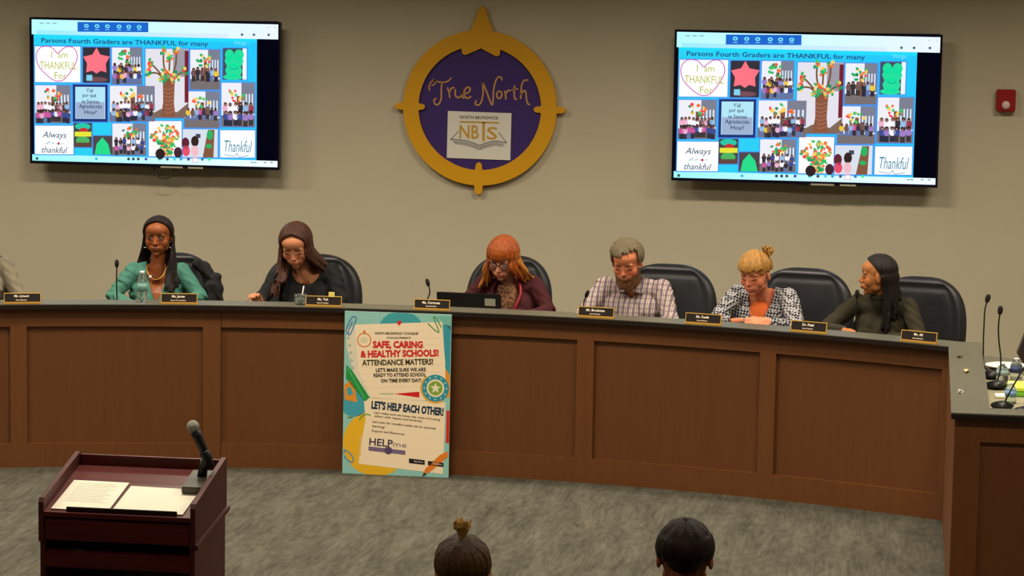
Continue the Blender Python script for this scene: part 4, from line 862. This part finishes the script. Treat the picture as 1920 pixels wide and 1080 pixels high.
for s in (-1, 1):     # shirt collar
    prism_pts = [Vector((.01 + s * .02, -.255, Z(1.07))), Vector((.01 + s * .075, -.225, Z(1.055))), Vector((.01 + s * .10, -.15, Z(1.15))), Vector((.01 + s * .06, -.20, Z(1.14)))]
    bm = bmesh.new(); vs = [bm.verts.new(p) for p in prism_pts]; f = bm.faces.new(vs); r = bmesh.ops.extrude_face_region(bm, geom=[f]); bmesh.ops.translate(bm, vec=(0, -.006, .003), verts=[v for v in r['geom'] if isinstance(v, bmesh.types.BMVert)]); finish('collar', bm, _M.get('plaid') or bpy.data.materials['plaid_cotton'], t)
chair('black leather chair behind the bearded man in plaid', 9.55, 8.93, D(4), 1.19, .33)

# 5 blonde woman, houndstooth
hk = check_mat()
t, Mh, sc = person('blonde woman with a bun in a black and white checked jacket, hands clasped', 14.6, 8.58, dict(
    skin=(208, 128, 92), head=dict(at=(-.02, -.24, Z(1.232)), yaw=-12, pitch=15, roll=-2, s=1.06), shoulders=(.0, -.13, Z(1.085)), sw=.165, girth=1.15, elbows=((-.22, -.43, Z(.93)), (.31, -.40, Z(.93))), wrists=((.065, -.68, Z(1.0)), (.235, -.68, Z(1.0))),
    neck=('v', .075, .24, 0), top=hk, top_name='jacket', seed=6, brow=(150, 100, 60), lips=(190, 92, 76), arm=1.1, hand_dir=((1, -.45, .1), (-1, -.45, .1)), hand_up=((0, -.6, .8), (0, -.6, .8)), curl=.8))
F = Fuse(); F.ell((0, -.150, Z(.86)), (.13, .095, .20)); F.build('blouse', mat('orange_blouse', (214, 96, 26), .7), t, voxel=.007, smooth=2, cut=lambda c: (c[:, 2] < .68))
hm = hair_mat('blonde_hair', (140, 94, 38), (206, 158, 84), .30, 50)
hair(t, Mh, hm, [dict(mode='radial', a0=-75, a1=60, n=44, c1=80, c0=6, lift=.10), dict(mode='radial', a0=48, a1=180, n=34, c1=98, c0=4), dict(mode='radial', a0=-62, a1=-180, n=34, c1=98, c0=4)], caps=[((0, .03, .045), (.079, .095, .085))], seed=9, rad=.0072)
rs = random.Random(2); F = Fuse()
for i in range(26):
    a = rs.random() * 2 * PI; b_ = rs.random() * 2 * PI; c = Vector((.055, .075, .115)); p1 = c + Vector((math.cos(a) * .022, .01, math.sin(a) * .020)); p2 = c + Vector((math.cos(b_) * .036, math.sin(i) * .02, math.sin(b_) * .034 + .004)); F.chain([Mh @ c, Mh @ p1, Mh @ p2], [.010, .008, .0045])
F.build('hair_bun', hm, t, voxel=.004, smooth=1)
chair('black leather chair behind the blonde woman in the checked jacket', 15.35, 8.93, D(5), 1.215, .335)

# 6 woman in profile, olive sweater
olive = mat('olive_knit', (42, 36, 15), .9, noise=.15, nscale=12, bump=.15, bscale=200)
t, Mh, sc = person('dark-haired woman in an olive sweater with her face turned in profile', 19.75, 8.66, dict(
    skin=(172, 110, 62), head=dict(at=(-.035, -.19, Z(1.258)), yaw=-68, pitch=2, roll=0, s=1.02), shoulders=(-.01, -.13, Z(1.075)), sw=.165, elbows=((-.29, -.38, Z(.93)), (.27, -.24, Z(.91))), wrists=((-.05, -.69, Z(.975)), (.08, -.60, Z(.91))),
    neck=('round', .058), top=olive, seed=8, eyes='open', brow=(34, 20, 14), lips=(150, 70, 56), hand_dir=((.8, -.5, -.1), (-.9, -.4, 0)), hand_up=((0, -.5, .8), (0, -.2, 1)), curl=.9))
hm = hair_mat('dark_hair', (14, 9, 9), (30, 20, 17), .36, 60)
hair(t, Mh, hm, [dict(mode='part', s=-1, a0=52, a1=180, n=50, e0=88, auto=1, hang=(-.02, -.13, Z(1.08)), sx=.03, sy=.03),
                 dict(mode='part', s=1, a0=50, a1=180, n=50, e0=96, c1=96, auto=1, hang=(.075, -.20, Z(1.02)), sx=.04, sy=.03),
                 dict(mode='part', s=1, a0=60, a1=140, n=24, e0=96, e1=140, auto=1, hang=(.050, -.25, Z(.93)), sx=.03, sy=.02),
                 dict(mode='radial', a0=110, a1=250, n=34, c1=100, hang=(.10, -.12, Z(1.07)), auto=1, sx=.035, sy=.03)], caps=[((0, .034, .042), (.085, .095, .084))], seed=11, rad=.0085)
F = Fuse(); F.ell((-.01, -.145, Z(1.125)), (.078, .075, .040)); F.build('collar', olive, t, voxel=.006, smooth=2)
chair('black leather chair behind the woman in the olive sweater', 20.25, 8.93, D(7), 1.21, .31)

# 0 man at far left (only his shoulder shows)
t, Mh, sc = person('person in a grey suit jacket cut off by the left edge of the photo', -19.95, 8.66, dict(
    fem=False, skin=(205, 145, 110), head=dict(at=(0, -.17, Z(1.33)), yaw=5, pitch=10, s=1.02), shoulders=(0, -.12, Z(1.13)), sw=.185, girth=1.15, elbows=((-.28, -.25, Z(.92)), (.28, -.25, Z(.92))), wrists=((-.12, -.56, Z(.91)), (.12, -.56, Z(.91))),
    neck=('v', .05, .2, 0), top=mat('grey_suit', (130, 122, 102), .9, noise=.15, nscale=16), top_name='jacket', seed=9))
hair(t, Mh, hair_mat('brown_hair', (60, 40, 26), (90, 62, 40)), [dict(mode='radial', a0=-180, a1=180, n=40, c1=84), dict(mode='radial', a0=70, a1=290, n=30, c1=104, c0=60)], caps=[((0, .035, .045), (.074, .088, .080))], seed=12, rad=.008)
F = Fuse(); F.ell((0, -.115, Z(.97)), (.10, .10, .17)); F.build('shirt', mat('pale_shirt', (190, 186, 176), .85), t, voxel=.007, smooth=2)
chair('black leather chair at the far left edge behind the grey-suited person', -19.9, 8.95, 0, 1.17, .29)

# audience, seen from behind
AG = 'audience members in the foreground'
def apers(label, x, y, topz, S_, W_):
    rz = PI; S_.update(pos=(x, y, 0), rz=rz + D(S_.get('rot', 0)), base=0, group=AG); return person(label, 0, 0, S_)
t, Mh, sc = apers('woman seen from behind with a blonde topknot, at the bottom edge', -1.38, 8.72, 1.34, dict(rot=-6,
    skin=(206, 138, 104), head=dict(at=(.0, -.04, 1.19), yaw=6, pitch=4, s=1.0), shoulders=(0, -.02, .99), sw=.165, elbows=((-.22, -.10, .72), (.22, -.10, .72)), wrists=((-.1, -.34, .68), (.1, -.34, .68)), neck=('round', .07), top=mat('plum_top', (70, 50, 60), .9), seed=13), 0)
hm = hair_mat('honey_hair', (60, 38, 16), (112, 76, 34), .36, 50)
hair(t, Mh, hm, [dict(mode='radial', a0=-180, a1=180, n=70, c1=104, c0=3, tilt=-28)], caps=[((0, .03, .03), (.079, .096, .086))], seed=14, rad=.008,
     cut=None)
F = Fuse(); rs = random.Random(5)
for i in range(34):
    c = Vector((.0, .055, .125)); a = rs.random() * 2 * PI; q = Vector((math.cos(a) * .020 - .004, math.sin(a) * .018, .035)); e = Vector((math.cos(a) * rs.uniform(.012, .034) - .006, math.sin(a) * .025, rs.uniform(.030, .062))); F.chain([Mh @ (c - Vector((0, 0, .03))), Mh @ c, Mh @ (c + q * .7), Mh @ (c + e)], [.015, .010, .008, .004])
q = F.build('hair_bun', hair_mat('gold_hair', (176, 124, 52), (236, 190, 104), .36, 50), t, voxel=.004, smooth=1); q['label'] = 'golden blonde topknot'
t, Mh, sc = apers('man seen from behind with short dark thinning hair, at the bottom edge', -.652, 8.72, 1.4, dict(rot=3,
    fem=False, skin=(170, 96, 60), head=dict(at=(0, -.04, 1.275), yaw=0, pitch=6, s=1.0), shoulders=(0, -.02, 1.07), sw=.19, girth=1.1, elbows=((-.26, -.10, .78), (.26, -.10, .78)), wrists=((-.1, -.36, .7), (.1, -.36, .7)), neck=('round', .062), top=mat('navy_suit', (12, 12, 20), .9), top_name='jacket', seed=15, wide=1.04), 0)
hm = hair_mat('short_dark_hair', (28, 16, 12), (48, 28, 20), .45, 90)
hair(t, Mh, hm, [dict(mode='radial', a0=-180, a1=180, n=80, c1=90, c0=8, tilt=-18), dict(mode='radial', a0=70, a1=290, n=60, c1=106, c0=60)], caps=[((0, .032, .036), (.078, .092, .086))], seed=15, rad=.006, smooth=4)
tube('collar', [(sc.x + .068 * math.cos(a), sc.y + .03 + .068 * math.sin(a), 1.125 + .012 * math.sin(a)) for a in np.linspace(0, 2 * PI, 25)], .016, mat('navy_suit', (12, 12, 20), .9), t)
def plain_chair(label, x, y, rz):
    t = thing('audience_chair', label, 'chair', (x, y, 0), rz, 'audience chairs in the foreground')
    bm = bmesh.new(); bx(bm, -.23, .23, -.42, .06, .38, .44); finish('seat', bm, M_leather, t, .025, True, 3)
    bm = bmesh.new(); bx(bm, -.22, .22, .155, .19, .5, .88); finish('backrest', bm, M_leather, t, .015, True, 3)
    for sx in (-1, 1):
        tube('leg', [(sx * .2, -.38, .40), (sx * .21, -.40, .0)], .012, M_steel, t, 8); tube('leg', [(sx * .2, .17, .86), (sx * .2, .10, .42), (sx * .21, .16, 0)], .012, M_steel, t, 8)
plain_chair('dark audience chair under the woman with the topknot', -1.38, 8.72, PI + D(-6)); plain_chair('dark audience chair under the man with short dark hair', -.652, 8.72, PI + D(3))

# ================================================================== LECTERN
lx0, lx1, ly0, ly1 = -3.272, -2.648, 10.2, 10.7
le = thing('lectern', 'dark mahogany wooden lectern with a sloped top in the foreground', 'lectern', ((lx0 + lx1) / 2, ly0, 0))
hw = (lx1 - lx0) / 2; T_ = .02
def side(x0, x1):
    bm = bmesh.new(); pts = [(0, .90), (0, 1.055), (.012, 1.072), (.49, 1.168), (.50, 1.165), (.50, .955)]
    a = [bm.verts.new((x0, y, z)) for y, z in pts]; b = [bm.verts.new((x1, y, z)) for y, z in pts]; bm.faces.new(a); bm.faces.new(b[::-1])
    for i in range(6): bm.faces.new((a[i], b[i], b[(i + 1) % 6], a[(i + 1) % 6]))
    return finish('side_cheek', bm, M_mahogv, le, .003)
side(-hw, -hw + T_); side(hw - T_, hw)
for s in (-1, 1):
    x = s * (hw - .014); box('side_panel', x - .01, x + .01, .01, .49, .02, .93, M_mahogv, le)
    if s < 0: continue
    bm = bmesh.new(); xx = s * (hw + .004); bx(bm, xx - .008, xx + .008, -.01, .51, -.011, .011); 
    for v in bm.verts: v.co.z += .905 + (v.co.y) * .11
    finish('side_moulding', bm, M_mahogv, le, .003)
sl = math.atan2(.105, .5)
bm = bmesh.new(); a = [(-hw + T_, 0.0, 1.018), (hw - T_, 0.0, 1.018), (hw - T_, .485, 1.118), (-hw + T_, .485, 1.118)]; vs = [bm.verts.new(p) for p in a] + [bm.verts.new((p[0], p[1], p[2] - .018)) for p in a]
for f in ((0, 1, 2, 3), (7, 6, 5, 4), (0, 4, 5, 1), (1, 5, 6, 2), (2, 6, 7, 3), (3, 7, 4, 0)): bm.faces.new([vs[i] for i in f])
finish('slanted_top', bm, M_mahog, le, .002)
box('back_board', -hw + T_, hw - T_, .48, .50, .02, 1.158, M_mahog, le, .002)
box('front_rail', -hw + T_, hw - T_, .012, .03, .905, .992, M_mahog, le, .002)
box('shelf', -hw + T_, hw - T_, .012, .48, .845, .862, M_mahog, le); box('shelf_rail', -hw + T_, hw - T_, .004, .02, .80, .848, M_mahog, le, .002)
box('shelf', -hw + T_, hw - T_, .012, .48, .45, .47, M_mahog, le); box('base', -hw - .01, hw + .01, -.01, .51, 0, .06, M_mahog, le, .004)
zt = lambda y: 1.018 + y * .2062
bm = bmesh.new(); bx(bm, -.205, .235, .012, .024, 0, .018, None)
for v in bm.verts: v.co.z += zt(.012)
finish('paper_stop', bm, mat('dark_strip', (34, 18, 16), .4), le, .002)
def sheet_(name, label, cx, cy, w_, h_, rot, dz, lines):
    o = bpy.data.objects.new(name, None); m_ = Matrix.Translation((le.location.x + cx, ly0 + cy, zt(cy) + dz)) @ Matrix.Rotation(math.atan(.2062), 4, 'X') @ Matrix.Rotation(rot, 4, 'Z')
    bm = bmesh.new(); bx(bm, -w_ / 2, w_ / 2, -h_ / 2, h_ / 2, 0, .0025); o = finish(name, bm, M_paper, None); o.matrix_world = m_; tag(o, label, 'paper', 'papers on the lectern')
    S = Print(.0003)
    for i in range(lines):
        z = h_ / 2 - .03 - i * .018
        if z < -h_ / 2 + .02: break
        S.rect(-w_ / 2 + .03, z, w_ / 2 - .03 - random.random() * .05, z + .0032, (218, 208, 182), 1)
    p = S.build('text_lines', M_vc, o); p.data.transform(Matrix.Rotation(-PI / 2, 4, 'X')); p.location.z = .0027; return o
sheet_('paper', 'pale printed sheet lying on the left of the lectern top', -.152, .165, .228, .29, -.02, .002, 11)
sheet_('paper', 'pale sheet without visible print on the right of the lectern top, beside the microphone', .118, .148, .284, .25, -.03, .002, 0)
# microphone on its base
mc = thing('microphone', 'handheld microphone with a silver ball head clipped on a grey block at the lectern', 'microphone', (-2.708, 10.50, zt(.30) + .004), 0)
Mx = Matrix.Rotation(math.atan(.2062), 4, 'X')
bm = bmesh.new(); bx(bm, -.052, .052, -.085, .10, 0, .03, Mx); finish('base_block', bm, mat('grey_block', (74, 70, 58), .45), mc, .004)
tube('clip_post', [(.0, .035, .035), (.012, .03, .10)], [.020, .016], M_black, mc, 12)
tube('clip', bez([(.012, .03, .075), (.026, .02, .105), (.012, .02, .135)], 4), .021, M_black, mc, 12)
tube('handle', [(.042, .03, .075), (.028, .03, .10), (-.018, .03, .195), (-.026, .03, .212)], [.012, .0165, .0195, .022], M_black, mc, 16)
bm = bmesh.new(); bmesh.ops.create_uvsphere(bm, u_segments=20, v_segments=14, radius=.0255, matrix=Matrix.Translation((-.036, .03, .233))); finish('grille', bm, mat('silver_mesh', (176, 172, 158), .45, metal=.5, bump=.8, bscale=500), mc, smooth=True)

# ================================================================== DESK OBJECTS
def plate(px, label, R, th, line1, line2, W=.222):
    t = thing('name_plate', label, 'name plate', arc(th, R, LED), -D(th), 'name plates on the desk ledge')
    bm = bmesh.new(); bx(bm, -W / 2, W / 2, -.024, .012, 0, .013); finish('foot', bm, M_brass, t, .002)
    Mp = Matrix.Translation((0, -.012, .013)) @ Matrix.Rotation(-D(12), 4, 'X')
    bm = bmesh.new(); bx(bm, -W / 2, W / 2, 0, .006, 0, .054, Mp); finish('plate', bm, mat('plate_black', (30, 22, 18), .35), t)
    bm = bmesh.new()
    for a in ((-W / 2, W / 2, .05, .055), (-W / 2, -W / 2 + .004, 0, .05), (W / 2 - .004, W / 2, 0, .05)): bx(bm, a[0], a[1], -.002, .007, a[2], a[3], Mp)
    finish('frame', bm, M_brass, t)
    S = Print(.0003); S.text(line1, -.005, .034, .0145, (250, 236, 214), 1, bold=.035); S.text(line2, -.005, .012, .0078, (236, 214, 190), 1, bold=.03)
    o = S.build('lettering', M_vc, t); o.data.transform(Mp); o.location = (0, -.0006, 0)
for a in (('leftmost name plate, in front of the grey-suited person', -17.93, 'Mr. Liguori', 'Board Member'), ('name plate in front of the woman in teal', -10.69, 'Ms. James', 'Board Vice President'), ('name plate beside the drinking glass, in front of the woman in black', -3.92, 'Ms. Tuh', 'Board President'),
          ('name plate left of the laptop above the poster', 1.2, 'Ms. Cormosz', 'Superintendent'), ('name plate in front of the bearded man in plaid', 9.0, 'Mr. Brockman', 'Board Member'), ('name plate just left of the blonde woman in the checked jacket', 14.1, 'Ms. Keefe', 'Board Member'),
          ('name plate right of the blonde woman in the checked jacket', 19.12, 'Dr. Patel', 'Board Member'), ('rightmost name plate, before the woman in olive', 24.35, 'Mr. Ali', 'Board Member')):
    plate(0, a[0], 7.50, a[1], a[2], a[3])
def goose(label, base, pts, hd=.011, parent=None):
    t = thing('gooseneck_microphone', label, 'microphone', base, 0, 'gooseneck microphones on the desks'); L_ = [Vector(p) - Vector(base) for p in pts]
    F = Fuse(); F.ell((0, 0, .018), (.062, .075, .020)); F.ell((0, -.02, .026), (.04, .05, .02)); F.build('base', M_black, t, voxel=.004, smooth=3, cut=None)
    P_ = bez(L_, 8); tube('stem', P_, .0042, M_blackm, t, 8); d = (P_[-1] - P_[-3]).normalized()
    tube('windscreen', [P_[-1] - d * .006, P_[-1] + d * .004, P_[-1] + d * .02, P_[-1] + d * .036, P_[-1] + d * .042], [.007, hd + .001, hd + .003, hd, .005], mat('foam_black', (20, 17, 15), .95, bump=.5, bscale=300), t, 12); return t
def onarc(th, R, z): return arc(th, R, z)
B = .862
goose('gooseneck microphone beside the arm of the woman in teal', onarc(-13.67, 7.80, B), [onarc(-13.67, 7.80, B + .03), onarc(-13.67, 7.78, 1.0), onarc(-13.68, 7.75, 1.12), onarc(-13.67, 7.75, 1.215)])
goose('gooseneck microphone leaning before the long brown hair', onarc(-7.1, 7.80, B), [onarc(-7.1, 7.80, B + .03), onarc(-6.9, 7.75, .99), onarc(-6.6, 7.75, 1.11), onarc(-6.45, 7.75, 1.155)], .008)
goose('gooseneck microphone standing left of the laptop', onarc(.3, 7.80, B), [onarc(.3, 7.80, B + .03), onarc(.45, 7.77, 1.0), onarc(.72, 7.75, 1.085), onarc(.66, 7.75, 1.135)], .010)
goose('gooseneck microphone by the elbow of the bearded man', onarc(7.75, 7.80, B), [onarc(7.75, 7.80, B + .03), onarc(7.8, 7.77, 1.0), onarc(7.88, 7.76, 1.07), onarc(8.0, 7.75, 1.11)], .010)
goose('gooseneck microphone in front of the face turned in profile', onarc(20.5, 7.80, B), [onarc(20.5, 7.80, B + .03), onarc(20.52, 7.78, 1.0), onarc(20.53, 7.76, 1.12), onarc(20.58, 7.75, 1.215)])
# laptop
lp = thing('laptop', 'open black laptop seen from behind, in front of the red-haired woman', 'laptop', arc(2.28, 7.98, .86), -D(2.28) + D(-1))
box('keyboard_base', -.20, .20, -.0, .25, 0, .018, M_black, lp, .004)
Ml = Matrix.Translation((0, -.0, .012)) @ Matrix.Rotation(D(14), 4, 'X')
Ml = Matrix.Translation((0, .0, .012)) @ Matrix.Rotation(-D(-12), 4, 'X')
bm = bmesh.new(); bx(bm, -.207, .203, -.006, .004, 0, .206, Ml); finish('lid', bm, mat('laptop_lid', (24, 21, 19), .5), lp, .004)
bm = bmesh.new(); bx(bm, -.192, .192, .004, .0048, .012, .196, Ml); finish('display', bm, mat('display_dark', (60, 66, 76), .2), lp)
bm = bmesh.new(); bx(bm, .100, .168, -.0072, -.006, .128, .176, Ml); q = finish('sticker', bm, mat('sticker_grey', (170, 166, 148), .6), lp); q['label'] = 'pale rectangular sticker on the lid'
# glass with straw
gl0 = thing('drinking_glass', 'short clear glass tumbler on the ledge left of the name plate', 'glass', arc(-5.08, 7.58, LED))
lathe('tumbler', [(.034, 0), (.038, .03), (.040, .064), (.037, .064), (.035, .03), (.031, .006), (.001, .006)], M_glass, gl0, 24)
lathe('water', [(.001, .007), (.030, .007), (.034, .04), (.001, .04)], mat('water', (225, 230, 225), .02, trans=1, ior=1.33), gl0, 24)
tube('straw', [(.0, .0, .01), (.018, .0, .115)], .004, mat('straw_white', (236, 226, 214), .5), gl0, 8)
nt_ = box('sticky_note', -.018, .018, -.003, .003, 0, .03, mat('yellow_note', (246, 226, 120), .8)); nt_.location = arc(-3.55, 7.495, LED + .062); nt_.rotation_euler = (0, 0, D(3.6)); tag(nt_, 'small yellow note stuck above the name plate beside the glass', 'note')
# bottles
def bottle(label, p, h=.19, r=.031, lab=(190, 200, 205)):
    t = thing('water_bottle', label, 'bottle', p, 0, 'clear water bottles'); k = h / .19
    lathe('shell', [(.001, .002), (r * .9, 0), (r, .01), (r, .05 * k), (r * .94, .055 * k), (r, .06 * k), (r, .12 * k), (r * .8, .145 * k), (.013, .168 * k), (.012, .178 * k)], M_glass, t, 22)
    lathe('label_band', [(r + .0006, .065 * k), (r + .0006, .115 * k)], mat('bottle_label_%d' % lab[0], lab, .5), t, 22); lathe('bottle_cap', [(.014, .174 * k), (.0145, .19 * k), (.001, .191 * k)], mat('cap_white', (226, 226, 226), .5), t, 16)
bottle('clear water bottle standing before the teal sweater', arc(-12.45, 7.60, LED), lab=(104, 148, 134))
# side counter items
goose('tall gooseneck microphone, the left of two behind the side counter ledge', (.53, 15.62, B), [(.53, 15.62, B + .03), (.487, 15.62, .93), (.478, 15.60, 1.05), (.478, 15.60, 1.19), (.480, 15.60, 1.25), (.489, 15.60, 1.295)], .012)
goose('gooseneck microphone nearer the right edge, curving up from its dark base', (.545, 15.25, B), [(.545, 15.25, B + .03), (.562, 15.25, .95), (.564, 15.25, 1.03), (.551, 15.25, 1.12), (.545, 15.25, 1.2), (.550, 15.25, 1.275)], .012)
goose('low dark microphone base nearest the side counter front, stem bending right', (.555, 14.55, B), [(.565, 14.55, B + .03), (.585, 14.5, .95), (.64, 14.5, 1.06), (.71, 14.5, 1.19), (.76, 14.5, 1.27)], .010)
goose('dark microphone stem crossing in front of the green folder', (.665, 14.40, B), [(.665, 14.40, B + .02), (.68, 14.40, .93), (.72, 14.40, 1.04), (.78, 14.40, 1.2)], .010)
F = None
bp_ = lathe('paper_plate', [(.001, .004), (.07, .0), (.085, .0), (.125, .016), (.124, .019), (.085, .006), (.001, .008)], mat('white_plate', (240, 236, 214), .5), None, 32); bp_.location = (.63, 16.02, B); tag(bp_, 'white round plate on the side counter behind the microphone stems', 'plate')
bottle('short clear water bottle behind the two tall microphone stems', (.585, 15.50, B), .105, .034, (150, 170, 170))
bottle('clear water bottle with a dark blue label at the right edge', (.665, 15.60, B), .12, .034, (40, 56, 96))
bottle('clear water bottle beside the nearest microphone base', (.605, 14.75, B), .11, .030, (120, 160, 200))
for nm, lb, c, x0, x1, y0, y1, z in (('folder', 'bright yellow-green folder lying on top of the pair at the right edge', (226, 232, 84), .605, .86, 15.0, 15.25, B + .024), ('folder', 'darker green folder lying under the yellow-green one', (120, 190, 50), .60, .85, 14.98, 15.24, B)):
    o = box(nm, x0, x1, y0, y1, z, z + .02, mat('folder_%d' % c[0], c, .5), None, .003); tag(o, lb, 'folder', 'folders on the side counter')
o = box('notepad', .53, .585, 14.90, 15.0, B, B + .012, M_paper, None, .002); tag(o, 'small white notepad beside the yellow-green folder', 'notepad')
for i, (x, y, lb, c) in enumerate(((.345, 15.31, 'small dark crumpled scrap, farthest on the side counter ledge', (84, 78, 60)), (.367, 14.77, 'small yellowish crumpled wrapper in the middle of the side counter ledge', (176, 164, 110)), (.325, 14.05, 'pale crumpled wrapper nearest the camera on the side counter ledge', (170, 166, 146)))):
    bm = bmesh.new(); rs = random.Random(i + 3); bmesh.ops.create_icosphere(bm, subdivisions=2, radius=.02)
    for v in bm.verts: v.co *= rs.uniform(.55, 1.15); v.co.z = max(v.co.z * .6, -.008); v.co.y *= 2.0; v.co.x *= .8
    o = finish('wrapper', bm, mat('wrapper_%d' % c[0], c, .5)); o.location = (x, y, LED + .008); tag(o, lb, 'wrapper', 'scraps on the side counter ledge')
# monitor seen from the side/back at the right edge
mo = thing('monitor', 'dark screen seen edge-on at the right edge of the side counter', 'monitor', (.765, 14.75, B))
Mm = Matrix.Translation((0, 0, .16)) @ Matrix.Rotation(D(20), 4, 'Z') @ Matrix.Rotation(D(8), 4, 'X')
bm = bmesh.new(); a = [(-.15, .12), (-.085, .33), (.30, .37), (.30, .02), (-.11, .06)]; vs = [bm.verts.new(Mm @ Vector((x, 0, z))) for x, z in a] + [bm.verts.new(Mm @ Vector((x, .02, z))) for x, z in a]
for f in ((0, 1, 2, 3, 4), (9, 8, 7, 6, 5), (0, 5, 6, 1), (1, 6, 7, 2), (2, 7, 8, 3), (3, 8, 9, 4), (4, 9, 5, 0)): bm.faces.new([vs[i] for i in f])
finish('casing', bm, mat('monitor_grey', (62, 52, 54), .5), mo, .004)
lathe('stand', [(.08, 0), (.08, .012), (.02, .02), (.016, .2)], M_black, mo, 20, (.08, .03, 0))
